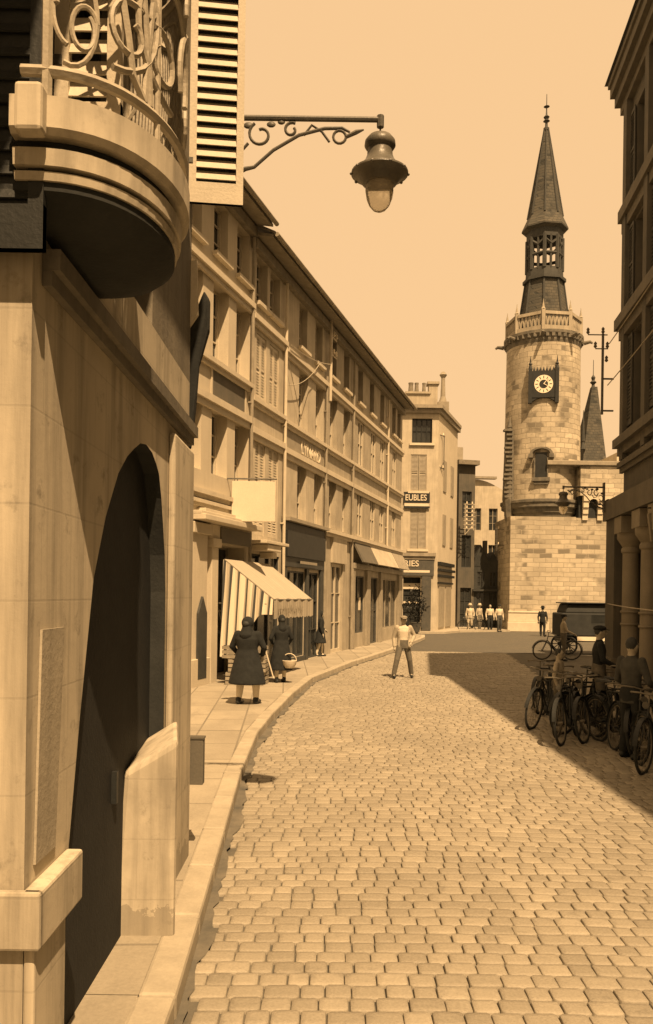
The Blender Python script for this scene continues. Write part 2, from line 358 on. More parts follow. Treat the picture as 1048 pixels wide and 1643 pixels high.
cd.sensor_fit = 'HORIZONTAL'; cd.sensor_width = 36; cd.lens = 36*F/1048; cd.shift_y = (CY-821.5)/1048; cd.shift_x = 0; cd.clip_end = 2000
S.view_settings.view_transform = 'Standard'; S.view_settings.look = 'None'; S.view_settings.exposure = .8; S.view_settings.gamma = 1
S.render.engine = 'CYCLES'
try: S.cycles.max_bounces = 6; S.cycles.use_denoising = True
except Exception: pass

# ---------------------------------------------------------------- ground, road, pavements
CURB = [(-6, -.72), (1, -.72), (4.29, -.74), (5.36, -.78), (7.35, -.86), (9.65, -.96), (12.56, -1.0), (14.76, -.88), (17.5, -.68), (21.02, -.3), (25.72, .76), (31.38, 2.3), (38, 3.95), (42.5, 5.0), (44.6, 5.25), (46, 4.6), (46.8, 3.3), (47, 0)]
def curbx(Y):
    for (y0, x0), (y1, x1) in zip(CURB, CURB[1:]):
        if y0 <= Y <= y1: return x0+(x1-x0)*(Y-y0)/(y1-y0)
    return 5
def rkerb(Y): return 3.3+.115*Y
struct('ground', MB().quad((-400, -60, -.022), (400, -60, -.022), (400, 900, -.022), (-400, 900, -.022)), 'bed', 'bare dark soil under the cobbles and beyond the houses')
# road: every sett a little domed block of its own
random.seed(11)
mb = MB(); Y = 2.6
while Y < 33.6:
    rh = random.uniform(.138, .158)
    x = -2.4+random.uniform(0, .2)
    while x < 9.5:
        wd = random.uniform(.125, .205)
        xc, yr = x+wd/2, Y
        sag = -.018*(xc-1.2)**2+.03*math.sin(Y*.7+xc*.9)
        yc = yr+sag+random.uniform(-.004, .004)
        if 3.3 < yc < 33.4 and curbx(yc)+.02 < xc and xc < rkerb(yc)-.02 and abs(xc) < .42*yc+1.5:
            g = random.uniform(.0015, .0075); hx, hy = wd/2-g, rh/2-g*.6; ch = min(hx, hy)*.2; z = random.uniform(-.003, .005)
            tl = random.uniform(-.03, .03); sk = -.036*(xc-1.2)
            def ring(k, zz, inn):
                ax, ay, cc = hx*k-inn, hy*k-inn, ch*k
                return [(xc+p, yc+q+p*(sk+tl), zz+.0*p) for p, q in ((-ax+cc, -ay), (ax-cc, -ay), (ax, -ay+cc), (ax, ay-cc), (ax-cc, ay), (-ax+cc, ay), (-ax, ay-cc), (-ax, -ay+cc))]
            o = len(mb.v)
            mb.v += ring(1, z-.04, 0)+ring(1, z-.005, 0)+ring(.945, z, 0)+ring(.5, z+.001, 0)
            for r in range(3):
                for j in range(8): k2 = (j+1) % 8; mb.f.append((o+r*8+j, o+r*8+k2, o+r*8+8+k2, o+r*8+8+j))
            mb.f.append(tuple(o+24+j for j in range(8)))
        x += wd
    Y += rh
me = bpy.data.meshes.new('road'); me.from_pydata(mb.v, [], mb.f); me.materials.append(M['cobble'])
for p in me.polygons: p.use_smooth = True
rd = bpy.data.objects.new('road', me); C.objects.link(rd); tag(rd, 'sunlit cobbled road of pale rounded setts', 'road', kind='structure')
struct('square', MB().quad((-30, 33.3, -.006), (60, 33.3, -.006), (60, 140, -.006), (-30, 140, -.006)), 'plaza', 'cobbled square coloured dark as shade at the foot of the clock tower')  # paving colour darkened where the shade of the square would lie
gm = MB(); gr = random.Random(21); yy = 3.0; wl = .1
while yy < 43:
    st_ = .11 if yy < 16 else .3; wn_ = max(.03, min(.15, wl+gr.uniform(-.03, .03)+(.07-wl)*.2))
    a0, a1 = curbx(yy), curbx(yy+st_)
    gm.quad((a0-.01, yy, .0105), (a0+wl, yy, .009), (a1+wn_, yy+st_, .009), (a1-.01, yy+st_, .0105)); wl = wn_; yy += st_
struct('gutter', gm, 'gutter', 'dark grimy gutter along the left kerb')
sw = MB(); ker = MB(); L = [(y, x) for y, x in CURB if y >= -6]
fine = []
for (y0, x0), (y1, x1) in zip(CURB, CURB[1:]):
    n = max(1, int(math.hypot(y1-y0, x1-x0)/.9))
    fine += [(y0+(y1-y0)*i/n, x0+(x1-x0)*i/n) for i in range(n)]
fine.append(CURB[-1])
for (y0, x0), (y1, x1) in zip(fine, fine[1:]):
    d = Vector((x1-x0, y1-y0, 0)).normalized(); nrm = Vector((-d.y, d.x, 0))
    a, b = Vector((x0, y0, 0)), Vector((x1, y1, 0)); g = d*.012; q = random.uniform(-.009, .006)
    ai, bi = a+nrm*.2+g, b+nrm*.2-g
    ker.hexa([(a+g)+Vector((0, 0, -.05)), (b-g)+Vector((0, 0, -.05)), bi+Vector((0, 0, -.05)), ai+Vector((0, 0, -.05))], [(a+g)+Vector((0, 0, .148+q)), (b-g)+Vector((0, 0, .148+q)), bi+Vector((0, 0, .152+q)), ai+Vector((0, 0, .152+q))])
    sw.quad(a+nrm*.19+Vector((0, 0, .146)), b+nrm*.19+Vector((0, 0, .146)), (-14, y1, .146), (-14, y0, .146))
struct('pavement', sw, 'pave', 'worn flagstone pavement along the left-hand houses')
struct('kerb', ker, 'kerb', 'rounded granite kerbstones edging the left pavement', bevel=.025)
sw = MB(); sw.box(0, .16, 0, 1, 0, 1); sw.v = []; sw.f = []
for i in range(26):
    ya, yb = -4+i*1.02, -4+i*1.02+1.01
    sw.hexa([(rkerb(ya), ya, -.05), (rkerb(ya)+6, ya, -.05), (rkerb(yb)+6, yb, -.05), (rkerb(yb), yb, -.05)], [(rkerb(ya), ya, .14), (rkerb(ya)+6, ya, .14), (rkerb(yb)+6, yb, .14), (rkerb(yb), yb, .14)])
struct('right_pavement', sw, 'pave', 'shaded pavement under the right-hand building')
sw = MB(); sw.prism([(3, 48.5), (7.0, 49.3), (8.2, 51.5), (11.75, 53.7), (11.75, 130), (3, 130)], lambda a, b: (a, b, -.05), lambda a, b: (a, b, .12))
struct('far_pavement', sw, 'kerb', 'pale pavement around the far corner house')

# ---------------------------------------------------------------- left row of houses
SUNLIT = 0
def row_house(Ys, Ye, name, label, wallm, A, B, Cc, D, cols2, cols1, attic, wtop2=9.05, wtop1=6.25, ground_ops=(), roofdz=0.0, deep=.32, ww=.92, shut2=(), shut1=(), flat2=(), flat1=(), w1bot=None, trim='trim', panes=True):
    h = thing(name, label, 'house', rowpt(Ys), ROWROT)
    u = lambda Y: (Y-Ys)/RU
    L = u(Ye)-.004; Hw = 11.42+roofdz; ops = []
    at = [(u(y)-.02, u(y)+.80, A+.42, Hw-.35, .26) for y in attic]
    w2 = [(u(y), u(y)+ww, B+.03, wtop2, deep) for y in cols2]
    w1 = [(u(y), u(y)+ww, w1bot or D+.12, wtop1, deep) for y in cols1]
    s2 = [(u(a), u(b), B+.03, wtop2, .12) for a, b in shut2]
    s1 = [(u(a), u(b), w1bot or D+.12, wtop1, .12) for a, b in shut1]
    f2 = [(u(y), u(y)+ww, B+.03, wtop2, .09) for y in flat2]; f1 = [(u(y), u(y)+ww, w1bot or D+.12, wtop1, .09) for y in flat1]
    go = [(u(a), u(b), c, d, e) for a, b, c, d, e in ground_ops]
    ops = at+w2+w1+s2+s1+f2+f1+go
    facade(L, Hw, ops, wallm, h)
    for a, b, c, d, e in at+w2+w1: window(h, a, b, c, d, e, nz=3 if d-c > 1.2 else 2)
    for a, b, c, d, e in f2+f1: window(h, a, b, c, d, e, 'lightwood', 2, 2, .085)
    for a, b, c, d, e in s2+s1: shutters(h, a, b, .03, c+.01, d-.01, 'lightwood')
    for a, b, c, d, e in at:
        MB().box(a-.08, b+.08, -.13, -.003, c-.10, c-.004).build('sill', trim, h)
    band(h, L, A, .14, .15, trim); band(h, L, B, .11, .14, trim); band(h, L, Cc, .16, .13, trim)
    eaves(h, L, 11.3+roofdz, .58, x0=-.002)
    return h, u, L
def pipe(h, x, z0, z1, m='trimdark'):
    mb = MB().tube([(x, -.1, z0), (x, -.1, z1)], .045, 8)
    for i in range(4): mb.box(x-.06, x+.06, -.11, -.004, z0+(z1-z0)*(i+.5)/4, z0+(z1-z0)*(i+.5)/4+.04)
    mb.build('downpipe', m, h, smooth=True)
# first house (brightest, nearest)
h1, u, L = row_house(13, 21.6, 'row_house', 'brightest white house of the left row, behind the striped awning', 'plaster', 9.62, 7.55, 6.7, 4.3,
    (16.4, 17.9, 19.33, 20.68), (16.4, 17.9, 19.33, 20.68), (16.4, 17.9, 19.33, 20.68), wtop2=9.42, wtop1=6.48, w1bot=4.95, deep=.34,
    ground_ops=((19.55, 21.4, .15, 3.35, .5),), roofdz=.25)
pipe(h1, L-.08, 0, 11.3)
MB().box(u(19.3), u(21.25), -.012, -.002, 6.74, 7.36).build('name_panel', 'darkpanel', h1)
mb = MB(); mb.box(u(19.22), u(19.3), -.03, -.003, 6.72, 7.38); mb.box(u(21.25), u(21.33), -.03, -.003, 6.72, 7.38); mb.build('panel_frame', 'trim', h1)
band(h1, u(20.4), 4.5, .1, .16, 'trim'); band(h1, u(20.4), 4.28, .08, .12, 'trim')
mb = MB(); mb.box(u(18.2), u(18.95), -.12, -.003, 0, 3.62); mb.box(u(18.1), u(19.05), -.2, -.003, 3.5, 3.74); mb.box(u(18.1), u(19.05), -.17, -.003, 0, .75); mb.build('pilaster', 'plaster', h1, bevel=.015)
mb = MB(); mb.box(u(19.15), u(19.5), -.14, -.003, 0, 3.4); mb.box(u(19.1), u(19.55), -.2, -.003, 3.25, 3.45); mb.build('pilaster', 'plaster', h1, bevel=.015)
# shop cornice that sweeps out over the shopfront
mb = MB()
for x0, x1, z0, z1, d in ((18.1, 21.5, 3.78, 3.9, .45), (18.1, 21.5, 3.9, 3.98, .36), (18.6, 21.5, 3.98, 4.08, .22), (19.1, 21.5, 3.45, 3.775, .12)): mb.box(u(x0), u(x1), -d, -.003, z0, z1)
mb.build('shop_cornice', 'trim', h1, bevel=.012)
MB().box(u(19.62), u(21.45), -.15, -.121, 3.38, 3.74).build('fascia_board', 'darkpanel', h1)
window(h1, u(19.55), u(21.4), .15, 3.35, .5, 'midwood', 3, 2)
mb = MB(); mb.prism([(u(18.42), .3), (u(18.85), .3), (u(18.85), 1.75), (u(18.635), 2.12), (u(18.42), 1.75)], lambda a, b: (a, -.175, b), lambda a, b: (a, -.121, b)); mb.build('door', 'darkwood', h1)
# second house: louvred shutters, dark shop
h2, u, L = row_house(21.6, 24.15, 'row_house', 'narrow house with closed louvred shutters between two downpipes', 'plaster2', 9.42, 7.28, 6.5, 4.2,
    (), (), (22.0, 23.0), ground_ops=((21.75, 24.0, .15, 3.25, .1),), shut2=((22.03, 22.75), (23.02, 23.75)), shut1=((22.05, 22.75), (23.05, 23.8)), w1bot=3.75)
pipe(h2, L-.07, 0, 11.2, 'trim')
mb = MB(); mb.box(.05, u(23.4), -.5, -.003, 3.5, 3.58); mb.box(.3, u(22.9), -.45, -.003, 3.32, 3.48); mb.box(.9, u(22.8), -.36, -.003, 3.15, 3.3); mb.build('shop_cornice', 'trim', h2, bevel=.01)
window(h2, u(21.75), u(24.0), .15, 3.25, .1, 'darkwood', 3, 2)
# third house: name band, dark shop
h3, u, L = row_house(24.15, 28.25, 'row_house', 'house with faded painted name band above a dark shopfront', 'plaster2', 9.3, 7.22, 6.42, 4.25,
    (25.55, 27.25), (25.5, 27.2), (25.5, 27.15), ground_ops=((24.35, 26.3, .3, 2.9, .08), (26.6, 27.8, .15, 2.9, .1)), w1bot=4.45, deep=.26)
pipe(h3, L-.06, 0, 9.5, 'trimdark')
MB().box(.05, L-.1, -.014, -.003, 6.44, 7.0).build('name_band', 'midwood', h3)
lettering('LYNARD', .52, 'signlight', h3, (u(25.75), -.02, 6.52), (PI/2, 0, 0), .012, 1.05)
mb = MB(); mb.box(.02, L-.12, -.10, -.003, 3.0, 4.3); mb.box(.02, .35*1, -.08, -.003, .15, 2.99); mb.box(u(26.32), u(26.58), -.08, -.003, .15, 2.99); mb.box(u(27.82), L-.12, -.08, -.003, .15, 2.99); mb.box(.36, u(26.31), -.07, -.003, .15, .29)
mb.build('shopfront', 'darkwood', h3, bevel=.01)
MB().box(.1, L-.2, -.16, -.101, 3.3, 4.05).build('fascia_board', 'dark', h3)
mb = MB(); mb.box(.0, L-.1, -.26, -.003, 4.32, 4.42); mb.box(u(25.4), u(27), -.2, -.162, 3.12, 3.2); mb.build('shop_cornice', 'midwood', h3)
window(h3, u(24.35), u(26.3), .3, 2.9, .08, 'darkwood', 3, 2); window(h3, u(26.6), u(27.8), .15, 2.9, .1, 'darkwood', 2, 3)
# fourth, long house
c4 = (28.9, 30.65, 32.8, 34.95, 36.7, 39.3)
h4, u, L = row_house(28.25, 41.5, 'row_house', 'longest house of the left row, ending at the far corner', 'plaster4', 9.3, 7.22, 6.42, 4.3,
    c4[:2], c4[:2], (28.85, 30.6, 32.7, 34.65, 36.6, 39.1, 40.3), deep=.24, w1bot=4.5, flat2=c4[2:], flat1=c4[2:],
    ground_ops=((29.35, 30.85, .15, 3.3, .14), (32.3, 34.1, .7, 2.95, .1), (34.9, 36.6, .15, 2.95, .12), (37.2, 40.6, .7, 2.95, .1)))
band(h4, L, 4.42, .12, .2, 'trim')
pipe(h4, u(31.75), 0, 11.0, 'trimdark'); pipe(h4, u(37.9), 4.4, 11.0, 'trim')
window(h4, u(29.35), u(30.85), .15, 3.3, .14, 'lightwood', 2, 3, .11)
window(h4, u(32.3), u(34.1), .7, 2.95, .1, 'brown', 2, 1); window(h4, u(34.9), u(36.6), .15, 2.95, .12, 'brown', 2, 2); window(h4, u(37.2), u(40.6), .7, 2.95, .1, 'midwood', 3, 1)
mb = MB()
for a, b in ((31.95, 32.25), (34.2, 34.8), (36.7, 37.1), (40.7, 41.4)): mb.box(u(a), u(b), -.12, -.003, .15, 3.2)
mb.box(u(31.95), u(41.4), -.16, -.003, 3.21, 3.42); mb.build('shopfront', 'midwood', h4, bevel=.012)
MB().box(u(29.2), u(31.0), -.1, -.003, 3.32, 4.2).build('transom_panel', 'plaster2', h4)
for a, b, m in ((32.0, 34.5, 'darkpanel'), (34.6, 38.7, 'plaster2'), (38.8, 41.3, 'midwood')):
    mb = MB(); mb.hexa([(u(a), -.5, 3.46), (u(b), -.5, 3.46), (u(b), -.44, 3.44), (u(a), -.44, 3.44)], [(u(a), -.1, 4.24), (u(b), -.1, 4.24), (u(b), -.04, 4.22), (u(a), -.04, 4.22)])
    mb.build('fascia_board', m, h4)
for a, b in ((33.5, 33.75),): MB().box(u(a), u(b), .05, .085, 1.6, 2.1).build('notice', 'sign', h4)

# ---------------------------------------------------------------- things on the left row
t = thing('projecting_sign', 'blank white sign board jutting from the brightest house', 'sign', rowpt(20.25, 0, 4.4), 0)
MB().box(.12, 1.17, -.03, .03, -.47, .5).build('board', 'sign', t, bevel=.006)
mb = MB(); mb.tube([(-.02, 0, .56), (1.2, 0, .56)], .018); mb.tube([(-.02, 0, .1), (.12, 0, .1)], .014); mb.tube([(.25, 0, .5), (.25, 0, .57)], .01); mb.tube([(1.05, 0, .5), (1.05, 0, .57)], .01); mb.build('bracket', 'iron', t)
# awning
t = thing('awning', 'sloping canvas awning with striped side curtain over the shop', 'awning', rowpt(19.75, 0, 0), ROWROT)
top = MB(); n = 12; Lw = 3.05
for i in range(n):
    a, b = Lw*i/n, Lw*(i+1)/n; s0 = .02*math.sin(i*1.9); s1 = .02*math.sin((i+1)*1.9)
    top.hexa([(a, -.18, 2.98), (b, -.18, 2.98), (b, -1.42, 2.06+s1), (a, -1.42, 2.06+s0)], [(a, -.18, 3.0), (b, -.18, 3.0), (b, -1.42, 2.08+s1), (a, -1.42, 2.08+s0)])
top.build('canopy', 'canvas', t, smooth=True)
va = MB()
for i in range(24):
    a, b = Lw*i/24, Lw*(i+1)/24; y0 = -1.43-.012*math.sin(i*1.4); y1 = -1.43-.012*math.sin((i+1)*1.4); zb = 1.62+.02*(i % 2)
    va.hexa([(a, y0, zb), (b, y1, zb), (b, y1+.012, zb), (a, y0+.012, zb)], [(a, y0, 2.07), (b, y1, 2.07), (b, y1+.012, 2.07), (a, y0+.012, 2.07)])
va.build('valance', 'canvas', t)
mk = MB(); gr = random.Random(4)
for i in range(13):
    x = .25+i*.15; mk.box(x, x+gr.uniform(.018, .03), -1.456, -1.450, 1.74+gr.uniform(0, .05), 1.9+gr.uniform(-.03, .05)); mk.box(x+.032, x+.032+gr.uniform(.03, .06), -1.456, -1.450, 1.78+gr.uniform(0, .08), 1.80+gr.uniform(0.03, .09))
mk.build('lettering', 'midwood', t)
sc = MB()
def curt(yd):  # lower hem, scalloped upward toward the street
    k = -yd
    return .72 if k < .62 else .72+1.0*math.sin(min(1, (k-.62)/.55)*PI/2)
ys = [-.15-i*.05 for i in range(26)]
for i in range(25):
    ya, yb = ys[i], ys[i+1]; xa, xb = .02*math.sin(i*1.25), .02*math.sin((i+1)*1.25)
    za, zb = 2.97+(ya+.18)*.74, 2.97+(yb+.18)*.74
    fl = lambda y, z: -.22*(2.4-z)*.35
    sc.hexa([(xa+fl(ya, curt(ya)), ya, curt(ya)), (xb+fl(yb, curt(yb)), yb, curt(yb)), (xb+fl(yb, curt(yb))+.01, yb, curt(yb)), (xa+fl(ya, curt(ya))+.01, ya, curt(ya))], [(xa-.01, ya, za), (xb-.01, yb, zb), (xb, yb, zb), (xa, ya, za)])
sc.build('side_curtain', 'stripe', t)
mb = MB(); mb.tube([(.0, -.05, 1.96), (.0, -1.4, 1.96)], .018); mb.tube([(0, -1.42, 2.06), (Lw, -1.42, 2.06)], .02); mb.tube([(Lw, -.05, 2.0), (Lw, -1.42, 2.06)], .016); mb.build('frame', 'iron', t)
# crates
base = thing('wooden_crate', 'slatted wooden crate at the bottom of the stack beside the striped curtain', 'crate', rowpt(19.35, .95, .15), ROWROT+.1, 'crates stacked beside the awning')
mb = MB()
for z in (0, .1, .2):
    mb.box(-.3, .3, -.42, -.40, z, z+.075); mb.box(-.3, .3, .40, .42, z, z+.075); mb.box(-.32, -.30, -.42, .42, z, z+.075); mb.box(.30, .32, -.42, .42, z, z+.075)
mb.build('slats', 'crate', base)
mb = MB()
for a, b in ((-.29, -.39), (-.29, .35), (.25, -.39), (.25, .35)): mb.box(a, a+.04, b, b+.04, 0, .29)
mb.build('corner_post', 'brown', base)
MB().box(-.3, .3, -.4, .4, .005, .02).build('base', 'brown', base)
for i, (dx, lab) in enumerate(((.03, 'slatted wooden crate in the middle of the stack beside the striped curtain'), (-.05, 'slatted wooden crate on top of the stack, filled with dark greens'))):
    c = copy_tree(base); c.location = base.location+Vector((dx, dx, .295*(i+1))); c.rotation_euler.z += .12*(i+1)*(-1)**i; c['label'] = lab
g = MB(); random.seed(3)
for i in range(90):
    p = Vector((random.uniform(-.26, .26), random.uniform(-.36, .36), random.uniform(0, .16))); r = random.uniform(.03, .06); d = Vector((random.uniform(-1, 1), random.uniform(-1, 1), random.uniform(0, 1))).normalized()*r*2; q = d.cross(Vector((.3, .2, 1))).normalized()*r
    g.quad(p, p+d*.5+q, p+d, p+d*.5-q)
tag(g.build('greens', 'leaf', loc=rowpt(19.35, .95, .15+.295*2+.24)), 'dark leafy greens heaped in the top crate', 'vegetables', kind='stuff')
# electricity mast
t = thing('cable_mast', 'pale cable mast with a side arm on the left row', 'cable mast', rowpt(28.3, .18, 8.7), ROWROT)
MB().tube([(0, 0, 0), (0, 0, 3.1)], .055).build('pole', 'lightwood', t, smooth=True)
mb = MB(); mb.tube([(-2.4, 0, 2.98), (0, 0, 2.98)], .03); mb.tube([(0, 0, 2.2), (.7, -.0, 2.2)], .022); mb.tube([(0, 0, 1.6), (.7, 0, 1.6)], .022); mb.build('arm', 'lightwood', t)
mb = MB()
for x, z in ((.35, 2.25), (.65, 2.25), (.35, 1.65), (.65, 1.65)): mb.lathe([(.02, 0), (.06, .05), (.03, .1), (.05, .15), (.01, .2)], (x, 0, z), 10)
mb.build('insulator', 'white', t)
def cable(a, b, sag, label, r=.012):
    pts = [Vector(a).lerp(Vector(b), i/14)+Vector((0, 0, -4*sag*(i/14)*(1-i/14))) for i in range(15)]
    tag(MB().tube(pts, r, 5).build('cable', 'ironpale'), label, 'cable')
cable(rowpt(24.2, .2, 9.35), rowpt(28.2, .2, 9.9), .12, 'thin cable strung level from the shuttered house to the mast')
cable(rowpt(24.2, .15, 8.2), rowpt(27.0, .2, 9.6), .2, 'slack cable looping up from the second downpipe')
cable(rowpt(24.3, .1, 8.9), rowpt(25.5, .1, 7.5), .02, 'cable running steeply down the wall of the name-band house')

# ---------------------------------------------------------------- corner house and the houses behind
def sash(parent, x0, x1, z0, z1, e=.18, **k): window(parent, x0, x1, z0, z1, e, **k)
hc = thing('corner_house', 'tall plain house on the far corner with chimneys on its roof', 'house', (2.0, 50, 0), 0)
def face(parent, L, H, ops, m):
    return facade(L, H, ops, m, parent, back=False)
xo = 2.0
fr = [(4.95-xo, 6.15-xo, 11.3, 12.75, .25), (4.9-xo, 5.85-xo, 8.45, 10.6, .1), (4.9-xo, 5.85-xo, 5.0, 7.35, .1), (4.55-xo, 5.6-xo, .2, 3.3, .4), (2.6-xo, 3.6-xo, 8.4, 10.5, .2), (2.6-xo, 3.6-xo, 5.0, 7.3, .2)]
facade(4.55, 13.3, fr, 'plaster2', hc, back=False)
mb = MB(); ex, ey = 4.55+2.0, 5.75   # receding right side
mb.quad((4.55, 0, 0), (ex, ey, 0), (ex, ey, 13.3), (4.55, 0, 13.3)); mb.quad((ex, ey, 0), (0, ey+4, 0), (0, ey+4, 13.3), (ex, ey, 13.3)); mb.quad((0, 0, 0), (0, 0, 13.3), (0, ey+4, 13.3), (0, ey+4, 0)); mb.quad((0, 0, 13.3), (4.55, 0, 13.3), (ex, ey, 13.3), (0, ey+4, 13.3)); mb.build('side_wall', 'plaster', hc)
mb = MB(); mb.prism([(-.4, -.4), (4.7, -.4), (ex+.25, ey), (0, ey+4.2)], lambda a, b: (a, b, 13.302), lambda a, b: (a, b, 13.5)); mb.prism([(-.2, -.2), (4.62, -.2), (ex+.2, ey), (0, ey+4.1)], lambda a, b: (a, b, 13.05), lambda a, b: (a, b, 13.3)); mb.build('cornice', 'trimdark', hc)
ch = MB(); ch.box(2.7, 4.1, 1.2, 2.0, 13.5, 14.5); ch.box(2.62, 4.18, 1.1, 2.1, 14.5, 14.62); ch.build('chimney', 'plaster3', hc)
ch = MB()
for x, r in ((3.0, .17), (3.35, .14), (3.8, .12)): ch.lathe([(r, 14.62), (r*.8, 15.1), (r*.95, 15.25), (r*.5, 15.26)], (x, 1.6, 0), 10)
ch.build('chimney_pot', 'tile', hc)
ch = MB(); ch.box(4.2, 4.75, 2.4, 3.0, 13.5, 15.4); ch.box(4.1, 4.85, 2.3, 3.1, 15.4, 15.55); ch.build('chimney', 'plaster3', hc)
ch = MB(); ch.box(5.0, 5.7, 4, 4.8, 13.5, 14.7); ch.lathe([(.28, 14.7), (.16, 15.1), (.12, 16.3), (.25, 16.5), (.1, 16.7)], (5.35, 4.4, 0), 12); ch.build('chimney', 'trimdark', hc)
window(hc, *fr[0][:4], .25, 'dark', 4, 2)
for o in (fr[1], fr[2]): shutters(hc, o[0], o[1], .03, o[2], o[3], 'midwood')
for o in (fr[4], fr[5]): window(hc, *o[:4], .2)
mb = MB()
for o in fr[:3]: mb.box(o[0]-.15, o[1]+.15, -.12, -.003, o[2]-.16, o[2]-.03)
mb.build('sill', 'trim', hc)
window(hc, *fr[3][:4], .4, 'dark', 2, 3)
mb = MB(); mb.box(2.2, 4.45, -.25, -.003, 4.55, 4.75); mb.box(2.2, 4.4, -.16, -.003, 4.36, 4.54); mb.build('shop_cornice', 'trimdark', hc)
mb = MB(); mb.box(2.4, 4.35, -.12, -.003, 3.4, 4.35); mb.box(3.65, 4.2, -.1, -.003, .15, 3.39); mb.box(2.4, 2.5, -.1, -.003, .15, 3.39); mb.build('shopfront', 'brown', hc)
lettering('RIES', .5, 'sign', hc, (2.55, -.14, 3.95), (PI/2, 0, 0), .015)
MB().box(2.55, 4.1, -.13, -.121, 3.58, 3.72).build('sign_strip', 'sign', hc)
MB().box(2.55, 3.6, .3, .33, 2.6, 2.95).build('blind', 'sign', hc); MB().box(2.6, 3.5, .3, .33, 1.75, 1.87).build('shelf', 'sign', hc)
mb = MB(); mb.box(2.55, 4.0, -.08, -.003, 7.5, 8.28); mb.build('signboard', 'sign', hc)
mb = MB(); mb.box(2.5, 4.05, -.1, -.081, 7.72, 8.36); mb.box(2.5, 4.05, -.12, -.081, 7.4, 7.52); mb.build('sign_strip', 'dark', hc)
lettering('EUBLES', .5, 'sign', hc, (2.58, -.115, 7.86), (PI/2, 0, 0), .012, .8)
mb = MB(); d = Vector((2.0, 5.75, 0)).normalized(); n_ = Vector((d.y, -d.x, 0))
def side(u_, o, z): return Vector((4.55, 0, 0))+d*u_+n_*o+Vector((0, 0, z))
for u0, u1, z0, z1, o in ((.1, 4.6, 4.05, 4.25, .2), (.1, 4.6, 3.7, 3.85, .25), (.1, 4.6, 3.35, 3.5, .2), (.1, 4.6, 2.95, 3.05, .12)):
    mb.hexa([side(u0, .01, z0), side(u1, .01, z0), side(u1, o, z0), side(u0, o, z0)], [side(u0, .01, z1), side(u1, .01, z1), side(u1, o, z1), side(u0, o, z1)])
mb.build('fascia_board', 'dark', hc)
for u0, z0 in ((1.4, 8.6), (1.4, 5.3), (3.8, 8.6), (3.8, 5.3)):
    mb = MB(); mb.hexa([side(u0, .003, z0), side(u0+.9, .003, z0), side(u0+.9, .05, z0), side(u0, .05, z0)], [side(u0, .003, z0+1.9), side(u0+.9, .003, z0+1.9), side(u0+.9, .05, z0+1.9), side(u0, .05, z0+1.9)]); mb.build('shutter', 'midwood', hc)
mb = MB()
for u0 in (.5, 2.6):
    mb.hexa([side(u0, .003, .3), side(u0+1.7, .003, .3), side(u0+1.7, .05, .3), side(u0, .05, .3)], [side(u0, .003, 2.8), side(u0+1.7, .003, 2.8), side(u0+1.7, .05, 2.8), side(u0, .05, 2.8)])
mb.build('shop_window', 'midwood', hc)
# insulator racks
def rack(name, label, p, w_, h_, rows, rz, m='iron'):
    t = thing(name, label, 'insulator rack', p, rz, 'insulator racks on the far houses')
    mb = MB(); mb.tube([(0, 0, 0), (0, 0, h_)], .035, 6); mb.tube([(w_, 0, .3), (w_, 0, h_)], .03, 6)
    for i in range(rows):
        z = .4+(h_-.45)*i/max(1, rows-1); mb.tube([(-.1, 0, z), (w_+.1, 0, z)], .025, 6)
    mb.tube([(0, 0, .0), (w_, 0, h_*.35)], .022, 6); mb.build('frame', m, t)
    q = MB()
    for i in range(rows):
        z = .4+(h_-.45)*i/max(1, rows-1)
        for x in (.12, w_-.12): q.lathe([(.02, 0), (.06, .04), (.035, .09), (.05, .13), (.01, .17)], (x, 0, z+.02), 8)
    q.build('insulator', 'white', t)
rack('insulator_rack', 'tall iron insulator rack high on the corner house', atY(703, 760, 50.2), .8, 2.4, 2, 1.0)
rack('insulator_rack', 'ladder-like insulator rack of many rungs against the dark house', atY(746, 858, 56.5), .62, 2.1, 7, .2, 'ironpale')
rack('insulator_rack', 'square insulator rack beside the foot of the tower corbel', atY(797, 884, 56), 1.05, 1.5, 2, .1)
# dark house and pale houses down the street
hd = thing('street_house', 'dark shaded house next to the corner house', 'house', (8.95, 57.5, 0), .25)
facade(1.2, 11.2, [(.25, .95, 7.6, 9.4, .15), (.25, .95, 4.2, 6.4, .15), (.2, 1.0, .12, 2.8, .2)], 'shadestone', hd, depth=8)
window(hd, .25, .95, 7.6, 9.4, .15, 'darkwood'); window(hd, .25, .95, 4.2, 6.4, .15, 'darkwood'); window(hd, .2, 1.0, .12, 2.8, .2, 'darkwood')
MB().box(-.2, 1.35, -.4, 8, 11.2, 11.5).build('roof', 'tile', hd); mb = MB(); mb.box(.1, .7, 1, 1.6, 11.5, 12.6); mb.build('chimney', 'plaster3', hd)
hp = thing('street_house', 'pale house with rounded gable further down the street', 'house', (12.0, 76, 0), .06)
facade(4.0, 11.8, [(1.0, 1.9, 8.2, 10.2, .2), (2.6, 3.4, 8.2, 10.2, .2), (1.0, 1.9, 4.6, 6.9, .2), (2.6, 3.4, 4.6, 6.9, .2), (1.2, 2.6, .12, 2.9, .3)], 'plaster2', hp, depth=10)
for o in ((1.0, 1.9, 8.2, 10.2), (2.6, 3.4, 8.2, 10.2), (1.0, 1.9, 4.6, 6.9), (2.6, 3.4, 4.6, 6.9)): window(hp, *o, .2, 'midwood')
window(hp, 1.2, 2.6, .12, 2.9, .3, 'darkwood')
mb = MB(); mb.prism([(0, 11.8)]+[(4*i/10, 11.8+1.0*math.sin(PI*(.25+.75*i/10))) for i in range(11)]+[(4, 11.8)], lambda a, b: (a, 0, b), lambda a, b: (a, 6, b)); mb.build('gable', 'plaster2', hp)
